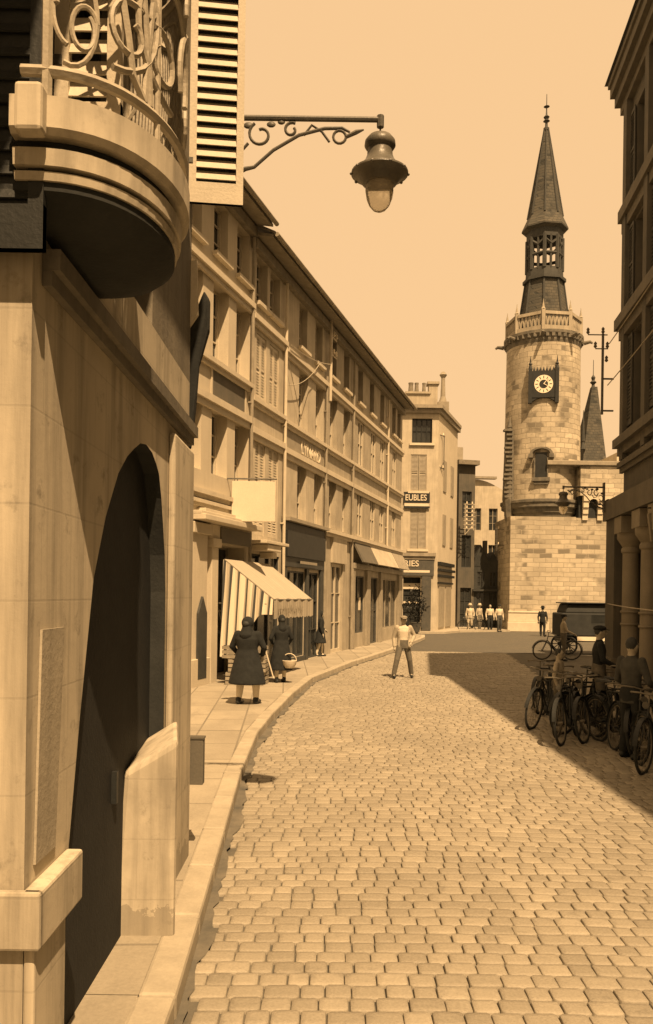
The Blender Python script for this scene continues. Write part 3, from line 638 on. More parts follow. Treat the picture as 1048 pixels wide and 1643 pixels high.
mb = MB(); mb.box(-.3, 3.2, -.4, .3, 12.85, 13.05); mb.build('cornice', 'trimdark', hp)
hq = thing('street_house', 'narrow pale house in sunlight just left of the tower', 'house', (15.2, 84, 0), 0)
facade(5.0, 10.6, [(.8, 1.7, 7, 9, .2), (.8, 1.7, 3.8, 5.8, .2), (2.6, 3.5, 7, 9, .2), (.7, 1.8, .12, 2.7, .2)], 'plaster', hq, depth=10)
for o in ((.8, 1.7, 7, 9), (.8, 1.7, 3.8, 5.8), (2.6, 3.5, 7, 9)): window(hq, *o, .2, 'midwood')
window(hq, .7, 1.8, .12, 2.7, .2, 'darkwood'); MB().box(-.3, 5.3, -.4, 8, 10.6, 10.9).build('roof', 'tile', hq)
hr = thing('street_house', 'last house closing the end of the far street', 'house', (4, 118, 0), 0)
facade(26, 12, [(x, x+1.1, z, z+2, .2) for x in (2, 5, 8, 11, 14, 17) for z in (1, 4.5, 8)], 'plaster2', hr, depth=10)
for x in (2, 5, 8, 11, 14, 17):
    for z in (1, 4.5, 8): window(hr, x, x+1.1, z, z+2, .2, 'midwood')
MB().box(-.3, 26.3, -.4, 8, 12, 12.4).build('roof', 'tile', hr)

hl = thing('street_house', 'low house coloured dark as if shaded, with uneven gables behind the gathered people', 'house', (10.12, 57.8, 0), 0)
facade(1.75, 4.3, [(.15, .75, .12, 2.5, .1), (1.0, 1.6, .12, 2.5, .1), (.2, .7, 2.9, 3.9, .1), (1.05, 1.55, 2.9, 3.9, .1)], 'shadefront', hl, depth=6)  # dark front colour stands for facades lying in shade
for o in ((.15, .75, .12, 2.5), (1.0, 1.6, .12, 2.5), (.2, .7, 2.9, 3.9), (1.05, 1.55, 2.9, 3.9)): window(hl, *o, .1, 'darkwood')
mb = MB(); mb.prism([(0, 4.3), (.05, 4.9), (.45, 5.75), (.85, 5.0), (1.0, 4.7), (1.3, 5.3), (1.7, 4.5), (1.75, 4.3)], lambda a, b: (a, -.02, b), lambda a, b: (a, 6, b)); mb.build('gable', 'shadefront', hl)
MB().box(.75, 1.0, .6, 1.1, 4.8, 6.1).build('chimney', 'darkpanel', hl)
MB().box(-.1, 1.85, -.25, -.003, 2.58, 2.72).build('shop_cornice', 'darkwood', hl)
# ---------------------------------------------------------------- clock tower
TX, TY = 14.28, 56.3
tw = thing('clock_tower', 'round stone clock tower with a slate spire rising from a rampart', 'tower', (TX, TY, 0), 0)
sh = MB(); sh.lathe([(2.5, 8.55), (2.5, 10), (2.44, 14), (2.4, 18.75)], n=48); sh.build('shaft', 'shaft', tw, smooth=True)
rg = MB(); rg.lathe([(1.9, 6.9), (2.2, 7.3), (2.3, 7.45), (2.3, 7.62), (2.42, 7.7), (2.42, 7.95), (2.62, 8.05), (2.62, 8.3), (2.7, 8.34), (2.7, 8.5), (2.55, 8.56)], n=48); rg.build('corbel_ring', 'carved', tw, smooth=True)
def octo(r, z, off=-15): return [(r*math.sin(math.radians(off+45*i)), -r*math.cos(math.radians(off+45*i)), z) for i in range(8)]
cg = MB(); cg.lathe([(2.4, 18.62), (2.45, 18.8), (2.44, 18.9), (2.53, 19.1), (2.6, 19.2), (2.6, 19.38), (2.5, 19.42)], n=48)
for i in range(40):
    a = 2*PI*i/40; cg.box(2.47*math.sin(a)-.1, 2.47*math.sin(a)+.1, -2.47*math.cos(a)-.12, -2.47*math.cos(a)+.12, 18.95, 19.2)
cg.build('gallery_cornice', 'carved', tw)
for i in range(8):      # gargoyles under the gallery
    a = math.radians(-15+45*i); g = MB(); g.tube([(2.6*math.sin(a), -2.6*math.cos(a), 19.05), (3.0*math.sin(a), -3.0*math.cos(a), 19.12), (3.15*math.sin(a), -3.15*math.cos(a), 19.02)], [.14, .11, .07], 8); g.build('gargoyle', 'carved', tw, smooth=True)
bl = MB(); R2 = 2.38; pts = octo(R2, 0)
for i in range(8):
    p, q = Vector(pts[i]), Vector(pts[(i+1) % 8]); dd = (q-p); L_ = dd.length; dd.normalize(); nn = Vector((dd.y, -dd.x, 0))
    def bx(u0, u1, z0, z1, t_=.09): bl.hexa([p+dd*u0-nn*t_+Vector((0, 0, z0)), p+dd*u1-nn*t_+Vector((0, 0, z0)), p+dd*u1+nn*t_+Vector((0, 0, z0)), p+dd*u0+nn*t_+Vector((0, 0, z0))], [p+dd*u0-nn*t_+Vector((0, 0, z1)), p+dd*u1-nn*t_+Vector((0, 0, z1)), p+dd*u1+nn*t_+Vector((0, 0, z1)), p+dd*u0+nn*t_+Vector((0, 0, z1))])
    bx(.1, L_-.1, 19.43, 19.72); bx(.1, L_-.1, 20.42, 20.62, .13)
    k = 6
    for j in range(k):   # pierced tracery of slanting bars
        u0 = .15+(L_-.3)*j/k; u1 = .15+(L_-.3)*(j+1)/k; um = (u0+u1)/2
        for ua, ub in ((u0, um), (u1, um)):
            bl.tube([p+dd*ua+Vector((0, 0, 20.42)), p+dd*ub+Vector((0, 0, 19.72))], .06, 5)
bl.build('balustrade', 'plaster3', tw)
for i in range(8):
    x, y, _ = pts[i]; b = MB(); b.box(x-.11, x+.11, y-.11, y+.11, 19.43, 20.75); b.lathe([(.15, 20.75), (.09, 20.85), (.06, 21.05), (.03, 21.2), (.01, 21.4)], (x, y, 0), 8); b.build('pinnacle', 'plaster3', tw)
rf = MB(); rf.loft([octo(1.68, 19.4), octo(1.62, 20.4), octo(1.22, 23.25)]); rf.build('lower_roof', 'slatelit', tw)
for i in range(8):
    a, b = Vector(octo(1.64, 20.4)[i]), Vector(octo(1.24, 23.25)[i]); MB().tube([a, b], .07, 6).build('hip_rib', 'slate', tw)
cl = MB(); cl.loft([octo(1.42, 23.2), octo(1.42, 23.4)]); cl.loft([octo(1.24, 23.4), octo(1.2, 24.0)]); cl.loft([octo(1.2, 26.0), octo(1.2, 26.7)])
pp = octo(1.15, 0)
for i in range(8):
    p, q = Vector(pp[i]), Vector(pp[(i+1) % 8]); cl.tube([p+Vector((0, 0, 23.9)), p+Vector((0, 0, 26.1))], .13, 6)
    m_ = (p+q)/2; cl.tube([m_+Vector((0, 0, 23.9)), m_+Vector((0, 0, 26.1))], .08, 6)
    for z in (24.9,): cl.tube([p+Vector((0, 0, z)), q+Vector((0, 0, z))], .11, 6)
    cl.tube([p+Vector((0, 0, 25.8)), m_+Vector((0, 0, 25.5))], .1, 5); cl.tube([q+Vector((0, 0, 25.8)), m_+Vector((0, 0, 25.5))], .1, 5)
cl.build('belfry', 'slate', tw)
sp = MB(); sp.loft([octo(1.18, 26.55), octo(1.52, 26.7), octo(1.52, 26.8), octo(1.15, 27.6), octo(.98, 28.5), octo(.14, 33.6)]); sp.build('spire', 'slatelit', tw)
for i in range(8):
    MB().tube([octo(1.15, 27.6)[i], octo(1.0, 28.5)[i], octo(.15, 33.6)[i]], [.07, .06, .03], 6).build('hip_rib', 'slate', tw)
fn = MB(); fn.lathe([(.2, 33.45), (.2, 33.6), (.1, 33.7), (.08, 34.0), (.22, 34.08), (.1, 34.2), (.2, 34.35), (.06, 34.5), (.03, 35.0), (.2, 35.05), (.03, 35.15), (.02, 35.9)], n=12); fn.build('finial', 'slate', tw, smooth=True)
# clock board
ang = math.radians(-12); ckp = thing('tmp', '', '', (0, 0, 0))
bpy.data.objects.remove(ckp)
ck = MB(); ck.box(-.88, .88, -.28, 0, 14.9, 16.6); ck.box(-.95, -.72, -.34, 0, 14.55, 16.75); ck.box(.72, .95, -.34, 0, 14.55, 16.75)
ck.prism([(-.72, 14.9), (-.72, 14.65), (-.4, 14.85), (0, 14.9), (.4, 14.85), (.72, 14.65), (.72, 14.9)], lambda a, b: (a, -.25, b), lambda a, b: (a, 0, b))
for x in (-.835, .835): ck.lathe([(.14, 16.75), (.07, 17.0), (.12, 17.05), (.05, 17.2), (.01, 17.6)], (x, -.17, 0), 8)
for i in range(7): ck.lathe([(.07, 16.6), (.05, 16.75), (.01, 16.9)], (-.6+i*.2, -.14, 0), 6)
cb_ = ck.build('clock_board', 'dark', tw); cb_.rotation_euler.z = ang; cb_.location = (2.33*math.sin(ang)-.05, -2.33*math.cos(ang), .1)
fc = MB(); fc.prism(arc(0, 15.75, .58, 0, 360, 40)[:-1], lambda a, b: (a, -.3, b), lambda a, b: (a, -.27, b)); f_ = fc.build('dial', 'white', cb_)
fc = MB(); fc.prism(arc(0, 15.75, .27, 0, 360, 30)[:-1], lambda a, b: (a, -.315, b), lambda a, b: (a, -.301, b)); fc.build('dial_centre', 'dark', cb_)
fc = MB()
for i in range(12):
    a = PI*i/6; c_, s_ = math.cos(a), math.sin(a)
    fc.prism([(c_*.36-s_*.022, 15.75+s_*.36+c_*.022), (c_*.52-s_*.022, 15.75+s_*.52+c_*.022), (c_*.52+s_*.022, 15.75+s_*.52-c_*.022), (c_*.36+s_*.022, 15.75+s_*.36-c_*.022)], lambda a, b: (a, -.312, b), lambda a, b: (a, -.301, b))
fc.build('hour_mark', 'dark', cb_)
fc = MB(); fc.tube([(0, -.325, 15.75), (.3, -.325, 16.1)], [.03, .015], 6); fc.tube([(0, -.33, 15.75), (.22, -.33, 15.62)], [.035, .02], 6); fc.build('hand', 'white', cb_)
# canopied window on the drum
wn = MB(); wn.box(-.36, .36, -.12, .3, 9.9, 11.5); nich = wn.build('window', 'dark', tw); a2 = math.radians(-15)
nich.rotation_euler.z = a2; nich.location = (2.42*math.sin(a2), -2.42*math.cos(a2), 0)
wn = MB(); wn.prism(arc(0, 11.35, .72, 0, 180, 12)+[(-.55, 11.35)]+arc(0, 11.35, .55, 180, 0, 12), lambda a, b: (a, -.3, (b-11.35)*.6+11.4), lambda a, b: (a, .1, (b-11.35)*.6+11.4)); wn.box(-.8, -.5, -.32, .1, 11.15, 11.4); wn.box(.5, .8, -.32, .1, 11.15, 11.4); wn.box(-.55, .55, -.3, .1, 9.65, 9.88); wn.box(-.45, .45, -.22, .1, 9.45, 9.64); wn.box(-.45, -.365, -.2, .1, 9.88, 11.15); wn.box(.365, .45, -.2, .1, 9.88, 11.15); wn.build('frame', 'carved', nich)
# carved buttress on the left flank of the drum
bt = MB(); bt.tube([(-2.35, -.95, 6.2), (-2.4, -1.0, 8.6), (-2.38, -.95, 13.0)], [.05, .42, .30], 8)
random.seed(5)
for i in range(16):
    z = 8.7+i*.29; bt.box(-2.62-random.uniform(0, .2), -2.25, -1.4, -1.0+random.uniform(-.2, .1), z, z+.13)
bt.lathe([(.3, 13), (.12, 13.3), (.16, 13.35), (.02, 14.1)], (-2.38, -.95, 0), 8); bt.build('buttress', 'carved', tw)

# ---------------------------------------------------------------- rampart under and beside the tower
rp = thing('rampart', 'pale coursed stone rampart wall at the foot of the clock tower', 'wall', (11.75, 54, 0), 0)
def wallbox(name, m, *b, par=rp, bevel=0): return MB().box(*b).build(name, m, par, bevel=bevel)
mb = MB(); mb.box(0, 4.2, 0, 5, 0, 7.4); mb.box(4.2, 11, 0.004, 5, 0, 7.35); mb.build('wall', 'wallstone', rp)
mb = MB(); mb.box(4.35, 11, -.35, 4.9, 8.75, 10.62); mb.build('parapet', 'wallstone', rp)
mb = MB(); mb.box(2.2, 11.1, -.5, 5, 10.66, 10.95); mb.build('coping', 'trimdark', rp, bevel=.04)
mb = MB(); mb.box(4.36, 11, .004, 4.8, 7.36, 8.74); mb.build('machicolation_back', 'sootshade', rp)  # black colour puts shade into the gaps between the corbels
for i in range(8):
    x = 4.75+i*.95
    mb = MB()
    for j, (zz, dd_) in enumerate(((7.2, .12), (7.6, .2), (8.0, .29), (8.4, .36))): mb.box(x-.17, x+.17, -dd_, .3, zz, zz+.38)
    mb.build('corbel', 'trim', rp)
    if i < 7:
        mb = MB(); mb.prism(arc(x+.475, 8.25, .3, 0, 180, 8)+[(x+.475-.3, 8.74), (x+.475+.3, 8.74)], lambda a, b: (a, -.34, b), lambda a, b: (a, -.2, b)); mb.build('arch', 'trim', rp)
mb = MB(); mb.box(-.15, 2.5, -.25, -.003, 0, .62); mb.box(-.1, 2.3, -.14, -.003, .62, 1.2); mb.box(-.1, 2.4, -.18, -.003, 1.2, 1.32); mb.build('plinth', 'trim', rp, bevel=.03)
MB().box(6.6, 7.2, -.48, 4, 10.951, 11.5).build('merlon', 'trim', rp); MB().lathe([(.3, 10.95), (.25, 11.5), (.15, 11.8), (.2, 11.9), (.02, 12.4)], (3.0, .2, 0), 8).build('pinnacle', 'carved', rp)
# steep pavilion roof behind
pv = thing('pavilion', 'steep slate pavilion roof with a finial behind the rampart', 'building', (18.2, 60, 0), 0)
mb = MB(); mb.box(0, 1.5, 0, 3, 0, 11.6); mb.build('wall', 'shadestone', pv)
mb = MB(); mb.hexa([(-.15, -.2, 11.6), (1.62, -.2, 11.6), (1.62, 3.2, 11.6), (-.15, 3.2, 11.6)], [(.9, 1.2, 17.6), (1.3, 1.2, 17.6), (1.3, 1.6, 17.6), (.9, 1.6, 17.6)])
mb.build('roof', 'slatelit', pv)
mb = MB()
for x in (1.05,): mb.lathe([(.16, 17.5), (.1, 17.8), (.24, 17.95), (.1, 18.1), (.16, 18.3), (.03, 18.5), (.02, 19.6)], (x, 1.4, 0), 10)
mb.build('finial', 'slate', pv, smooth=True)
mb = MB(); mb.lathe([(.2, 12.8), (.1, 13.3), (.14, 13.4), (.02, 15.6)], (-.05, 0, 0), 8); mb.build('pinnacle', 'slate', pv)

# ---------------------------------------------------------------- right-hand buildings
RB0, RBS = 5.2, .115
rt = thing('right_building', 'tall sooty stone building in shade on the right, with arcade columns', 'building', (RB0+RBS*22, 22, 0), math.atan2(-1, -RBS))
L = 8.5
cols = [(.95, 1.95), (3.0, 4.0), (5.0, 6.0), (7.0, 8.0)]
ops = []
for a, b in cols:
    ops += [(a, b, 12.6, 14.6, .3), (a, b, 9.7, 11.7, .3), (a, b, 6.6, 8.9, .3), (a-.25, b+.25, .2, 4.3, .8)]
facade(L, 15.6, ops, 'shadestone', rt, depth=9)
for o in ops: window(rt, *o, 'darkwood' if o[2] < 5 else 'brown', 2, 3)
for a, b in cols:
    for z0, z1 in ((12.6, 14.6), (9.7, 11.7), (6.6, 8.9)):
        for p, q in ((a-.5, a-.03), (b+.03, b+.5)):
            louvres(MB(), p, q, -.06, z0, z1, .09).box(p+.02, q-.02, -.03, -.012, z0+.02, z1-.02).build('shutter', 'brown', rt)
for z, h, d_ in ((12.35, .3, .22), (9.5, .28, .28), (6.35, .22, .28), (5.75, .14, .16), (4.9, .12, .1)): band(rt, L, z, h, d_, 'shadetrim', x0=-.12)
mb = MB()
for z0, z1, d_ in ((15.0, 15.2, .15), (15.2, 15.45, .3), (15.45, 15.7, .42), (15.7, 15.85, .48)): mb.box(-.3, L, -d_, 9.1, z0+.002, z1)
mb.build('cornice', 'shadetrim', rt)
MB().hexa([(-.4, -.55, 15.86), (L, -.55, 15.86), (L, 9.2, 15.86), (-.4, 9.2, 15.86)], [(-.4, -.5, 15.98), (L, -.5, 15.98), (L, 4.3, 18.6), (-.4, 4.3, 18.6)]).build('roof', 'slate', rt)
for x in (.3, 2.45, 4.5, 6.5):
    mb = MB(); mb.box(x-.17, x+.17, -.16, -.003, 5.78, 15.0); mb.build('pilaster', 'shadestone', rt)
for x in (1.45, 3.2, 4.6, 6.5):
    c_ = MB(); c_.lathe([(.3, .14), (.3, .35), (.24, .42), (.22, .5), (.205, 3.3), (.24, 3.34), (.24, 3.42), (.21, 3.46), (.3, 3.6), (.34, 3.66), (.34, 3.8)], (x, -.12, 0), 20); c_.box(x-.36, x+.36, -.46, -.01, 3.801, 4.2)
    for z in (1.55, 1.85): c_.lathe([(.235, z), (.25, z+.03), (.235, z+.06)], (x, -.12, 0), 20)
    c_.build('column', 'column', rt, smooth=True)
MB().box(-.12, .85, -.40, -.003, 0, 4.215).build('corner_pier', 'shadestone', rt)
MB().box(-.18, .9, -.46, -.003, 0, .7).build('pier_foot', 'shadetrim', rt)
mb = MB(); mb.box(-.1, L, -.5, -.003, 4.22, 4.72); mb.build('entablature', 'shadetrim', rt)
nh = thing('unseen_shading_house', 'unseen tall house sized to shade the road, nearest the camera on the right, beyond the picture edge', 'house', (7.05, 13.45, 0), -PI/2)  # out of view; height and setback chosen for its shadow on the road
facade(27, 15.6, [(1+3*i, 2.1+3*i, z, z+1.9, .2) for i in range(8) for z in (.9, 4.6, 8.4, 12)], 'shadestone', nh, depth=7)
for i in range(8):
    for z in (.9, 4.6, 8.4, 12): window(nh, 1+3*i, 2.1+3*i, z, z+1.9, .2, 'brown')
eaves(nh, 27, 15.5, .33, x0=0)
# hanging shop sign on the right
p_ = Vector((RB0+RBS*18.6-.55, 18.6, 4.1))
t = thing('hanging_sign', 'small pale sign board at the right edge of the picture', 'sign', atY(1046, 872, 17.6), .15)
MB().prism([(-.1, .62), (.35, .7), (.35, 0), (-.02, .04)], lambda a, b: (a, -.03, b), lambda a, b: (a, .03, b)).build('board', 'column', t)
mb = MB(); mb.tube([(-.1, 0, .74), (.6, 0, .78)], .02, 6); mb.build('bracket', 'iron', t)
# telephone bracket at its far corner
t = thing('insulator_pole', 'dark pole with a crossarm of insulators on the right building', 'insulator pole', atY(966, 665, 22.4), 0)
mb = MB(); mb.tube([(0, 0, 0), (0, 0, 2.15)], .035, 8); mb.tube([(-.03, 0, .95), (.3, 0, .95)], .025, 6); mb.tube([(-.03, 0, .1), (.3, 0, .1)], .025, 6); mb.build('pole', 'iron', t)
mb = MB(); mb.tube([(-.4, 0, 2.12), (.12, 0, 2.12)], .016, 6); mb.tube([(-.2, 0, 1.75), (.14, 0, 1.75)], .016, 6); mb.build('crossarm', 'iron', t)
mb = MB()
for x, z in ((-.4, 2.14), (-.2, 1.77), (.12, 1.77), (.0, 2.16), (.1, 1.4)): mb.lathe([(.02, 0), (.05, .04), (.03, .08), (.045, .12), (.01, .17)], (x, 0, z), 8)
mb.build('insulator', 'darkpanel', t)
for px, py, lab in ((978, 551, 'upper cable running along the right building'), (975, 618, 'middle cable running along the right building'), (972, 968, 'low cable running past the arcade columns')):
    a = atY(px, py, 22.2); cable(a, (a.x-.4-RBS*14, a.y-14, a.z+.02), .12, lab, .014)

# ---------------------------------------------------------------- near-left house
nw = thing('near_house', 'near house with arched passage and round balcony at the left edge', 'house', (-1.1, 0, 0), PI/2)
# local x = world Y, local y = into the wall, z up
ARCH = [(3.50, 0), (3.54, .4), (3.64, 1.1), (3.78, 1.64), (3.97, 2.26), (4.17, 2.57), (4.41, 2.82), (4.6, 2.94), (4.76, 3.01), (4.92, 3.07), (5.08, 3.09), (5.25, 3.07), (5.38, 3.02), (5.47, 2.97), (5.56, 2.82), (5.64, 2.62), (5.70, 2.45), (5.74, 2.2), (5.76, 0)]
WT = 9.5; WE = 6.62
mb = MB()
def archz(Y): 
    for (a, za), (b, zb) in zip(ARCH, ARCH[1:]):
        if a <= Y <= b: return za+(zb-za)*(Y-a)/(b-a)
    return 0
DW = (3.2, 5.2, 3.85, 6.6)      # French window behind the balcony
UP = (5.35, 6.2, 5.2, 7.2)      # window of the open shutter
xs = sorted({3.1, WE, DW[0], DW[1], UP[0], UP[1]} | {a for a, _ in ARCH})
for a, b in zip(xs, xs[1:]):
    m_ = (a+b)/2; za, zb = archz(a+1e-6), archz(b-1e-6)
    segs = [(za, zb, 3.85, 3.85)]
    if DW[0] < m_ < DW[1]: segs += [(6.6, 6.6, WT, WT)]
    elif UP[0] < m_ < UP[1]: segs += [(3.85, 3.85, 5.2, 5.2), (7.2, 7.2, WT, WT)]
    else: segs += [(3.85, 3.85, WT, WT)]
    for p, q, r, s_ in segs: mb.quad((a, 0, p), (b, 0, q), (b, 0, s_), (a, 0, r))
for a, b, c, d_, e in (DW+(.4,), UP+(.3,)):
    mb.quad((a, 0, c), (a, 0, d_), (a, e, d_), (a, e, c)); mb.quad((b, 0, c), (b, e, c), (b, e, d_), (b, 0, d_)); mb.quad((a, 0, d_), (b, 0, d_), (b, e, d_), (a, e, d_)); mb.quad((a, 0, c), (a, e, c), (b, e, c), (b, 0, c))
mb.quad((WE, 0, 0), (WE, 5, 0), (WE, 5, WT), (WE, 0, WT)); mb.quad((3.1, 0, 0), (3.1, 0, WT), (3.1, .45, WT), (3.1, .45, 0)); mb.quad((-4, .45, 0), (3.1, .45, 0), (3.1, .45, WT), (-4, .45, WT))
mb.quad((3.1, 0, WT), (WE, 0, WT), (WE, 5, WT), (3.1, 5, WT)); mb.quad((-4, .45, WT), (3.1, .45, WT), (3.1, 5, WT), (-4, 5, WT)); mb.quad((-4, 5, 0), (WE, 5, 0), (WE, 5, WT), (-4, 5, WT)); mb.quad((-4, .45, 0), (-4, .45, WT), (-4, 5, WT), (-4, 5, 0))
me = bpy.data.meshes.new('wall'); me.from_pydata(mb.v, [], mb.f); me.materials.append(M['nearwall']); me.materials.append(M['uppershade'])
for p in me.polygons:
    if min(me.vertices[i].co.z for i in p.vertices) > 3.84: p.material_index = 1  # upper wall coloured darker to stand for the shade there
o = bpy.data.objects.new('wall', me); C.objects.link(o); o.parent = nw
mb = MB()
for (a, za), (b, zb) in zip(ARCH, ARCH[1:]): mb.quad((a, .002, za), (a, .2, za), (b, .2, zb), (b, .002, zb))
mb.build('passage_lining', 'sootshade', nw)  # black colour puts the inner shade of the arch on its reveals
mb = MB(); mb.box(3.3, 5.9, .1, .16, 0, 3.3)  # dark panel added near the front, its black standing for the passage shade

mb.build('passage_shade', 'archshade', nw)
MB().box(4.75, 4.79, .07, .1, 1.0, 1.18).build('shade_panel_handle', 'dark', nw)  # handle of the added dark panel
# pier: battered face slab with plinth band
mb = MB(); mb.box(3.095, 3.47, -.045, -.002, 0, .88); mb.build('pier_foot', 'nearwall', nw, bevel=.01)
mb = MB(); mb.box(3.06, 3.6, -.075, -.002, .885, 1.1); mb.box(3.055, 3.098, -.075, .4, .885, 1.1); mb.build('plinth_band', 'nearwall', nw, bevel=.012)
mb = MB(); mb.hexa([(3.19, -.012, 1.16), (3.42, -.012, 1.16), (3.42, -.002, 1.16), (3.19, -.002, 1.16)], [(3.23, -.012, 2.05), (3.5, -.012, 2.05), (3.5, -.002, 2.05), (3.23, -.002, 2.05)]); mb.build('inset_panel', 'plaster3', nw)
mb = MB(); mb.box(3.2, WE+.02, -.07, -.002, 3.42, 3.5); mb.box(3.2, WE+.01, -.04, -.002, 3.36, 3.419); mb.build('string_course', 'uppershade', nw)
mb = MB(); mb.box(5.78, 6.6, -.05, -.002, .0, 3.3); mb.build('pier', 'nearwall', nw, bevel=.02)
gs = MB()
gs.hexa([(5.02, .17, 0), (5.03, -.22, 0), (5.7, -.10, 0), (5.72, .17, 0)], [(5.03, .10, 1.12), (5.04, -.225, 1.32), (5.72, -.10, 1.34), (5.72, .12, 1.2)])  # block cut to the outline of the sunlit strip on the pier
tag(gs.build('lit_strip_block', 'nearwall', None, bevel=.035, loc=(-1.1, 0, 0)), 'block shaped as the sunlit strip at the foot of the arched passage', 'lit strip block').rotation_euler.z = PI/2
# french window leaves + upper window
window(nw, DW[0], DW[1], DW[2], DW[3], .4, 'dark', 2, 3); window(nw, UP[0], UP[1], UP[2], UP[3], .3, 'midwood', 2, 3)
# slab added out of view above the picture to shade the wall
mb = MB(); mb.box(.2, 5.15, -.62, -.003, 7.0, 7.2); mb.box(.3, 5.05, -.5, -.003, 6.86, 6.999); mb.build('shading_slab', 'nearwall', nw, bevel=.02)
eaves(nw, WE, 9.4, .3, x0=-4)
# round balcony
BC, BR, BD = 3.53, .60, .49      # centre along the wall, half length, projection
def bal(t_, k=1.0, kd=None): kd = k if kd is None else kd; return (BC-BR*k*math.cos(t_), -BD*kd*math.sin(t_)**.8 if math.sin(t_) > 0 else 0)
def ringpts(k, z, n=28, kd=None): return [(*bal(PI*i/n, k, kd), z) for i in range(n+1)]+[(BC+BR*k, .03, z), (BC-BR*k, .03, z)]
b = MB(); b.loft([ringpts(.97, 3.80), ringpts(1.0, 3.82), ringpts(1.0, 3.93)]); b.build('balcony_slab', 'nearwall', nw)
b = MB(); b.loft([ringpts(.3, 3.54), ringpts(.6, 3.56), ringpts(.8, 3.595), ringpts(.88, 3.63), ringpts(.88, 3.66)]); b.build('balcony_corbel', 'sootshade', nw, smooth=True)
for z0, z1, k0, m_ in ((3.661, 3.69, .90, 'nearwall'), (3.691, 3.705, .86, 'sootshade'), (3.706, 3.765, .93, 'nearwall'), (3.766, 3.798, .89, 'sootshade')):  # black bands put shade into the mouldings
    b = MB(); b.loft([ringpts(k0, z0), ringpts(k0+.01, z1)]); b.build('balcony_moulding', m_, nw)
b = MB(); b.box(BC-BR-.05, BC-BR+.02, -.10, -.003, 3.78, 3.95); b.build('balcony_block', 'nearwall', nw, bevel=.015)
# railing
rl = MB(); K = .95
def rail_path(z, n=28, k=K): return [(*bal(PI*i/n, k), z) for i in range(n+1)]
rl.tube(rail_path(4.03), .02, 6); rl.build('railing_rail', 'ironpale', nw, smooth=True); MB().tube(rail_path(4.95), .028, 8).build('railing_rail', 'ironpale', nw, smooth=True)
def on(s_, z):   # s_ in 0..1 along the railing
    x, y = bal(PI*s_, K); return (x, y, z)
for s_ in (.04, .96, .34, .66): MB().tube([on(s_, 3.93), on(s_, 4.95)], .02 if s_ in (.04, .96) else .012, 6).build('railing_post', 'ironpale', nw)
sc_ = MB(); AR = 1.75
for c0 in (.3, .72):
    for q in (-1, 1):
        P = lambda pts: [on(min(.98, max(.02, c0+q*x/AR)), z) for x, z in pts]
        sc_.tube(P(arc(-.19, 4.36, .25, -90, 200, 22)), .013, 6)
        sc_.tube(P(arc(-.10, 4.27, .12, 60, 420, 20, .05)), .012, 6)
        sc_.tube(P([(-.02, 4.05), (-.0, 4.25), (.03, 4.45), (-.02, 4.62), (-.1, 4.75), (-.2, 4.82)]), .013, 6)
        sc_.tube(P(arc(-.12, 4.72, .16, -60, 190, 16)), .012, 6)
for cs, rs, cz, rz, a0, a1 in ((.095, .062, 4.25, .19, -110, 250), (.12, .034, 4.20, .09, 20, 420), (.19, .05, 4.62, .22, 120, 400), (.30, .06, 4.55, .2, 150, 420)):
    sc_.tube([on(cs+rs*(1-.35*q/24)*math.cos(math.radians(a0+(a1-a0)*q/24)), cz+rz*(1-.35*q/24)*math.sin(math.radians(a0+(a1-a0)*q/24))) for q in range(25)], .0095, 6)
sc_.tube([on(.15, 4.9), on(.17, 4.6), on(.21, 4.42), on(.235, 4.25), on(.25, 4.12), on(.29, 4.05)], .014, 6)
for i in range(26):
    s_ = .66+.32*i/26; sc_.tube([on(s_, 4.05), on(min(.98, s_+.012), 4.3), on(s_, 4.6), on(min(.98, s_+.008), 4.93)], .008, 5)
sc_.build('railing_scroll', 'ironpale', nw)
# shutters of the French window and of the window beyond
def leaf(label, hinge, z0, z1, wd, m, rz, pitch=.085):
    t = thing('louvred_shutter', label, 'shutter', (hinge[0], hinge[1], z0), rz)
    mb = louvres(MB(), 0, wd, 0, 0, z1-z0, pitch, .055, .04, False); mb.box(0, wd, .001, .039, .0, .16)
    if m == 'dark': mb.box(.03, wd-.03, .02, .036, .02, z1-z0-.02)
    mb.build('leaf', m, t)
    if m != 'dark' and wd > .3: MB().box(.02, wd-.02, .042, .05, .02, z1-z0-.02).build('shade_backing', 'darkwood', t)  # dark board added so the gaps between slats read as shadow
    MB().box(-.02, .03, -.006, -.001, .3, .34).build('hinge', 'iron', t); return t
leaf('pale narrow shutter standing open behind the balcony railing', (-1.09, 3.28), 3.95, 6.5, .26, 'lightwood', 0)
leaf('tall pale louvred shutter standing open beside the street lamp', (-1.1, 6.45), 5.2, 7.2, .415, 'lightwood', .12, .088)
leaf('dark leaf added to stand for shade at the far left beside the balcony', (-1.75, 3.0), 3.42, 6.6, .72, 'dark', 0)  # added leaf; its black colour and overhang make this corner dark
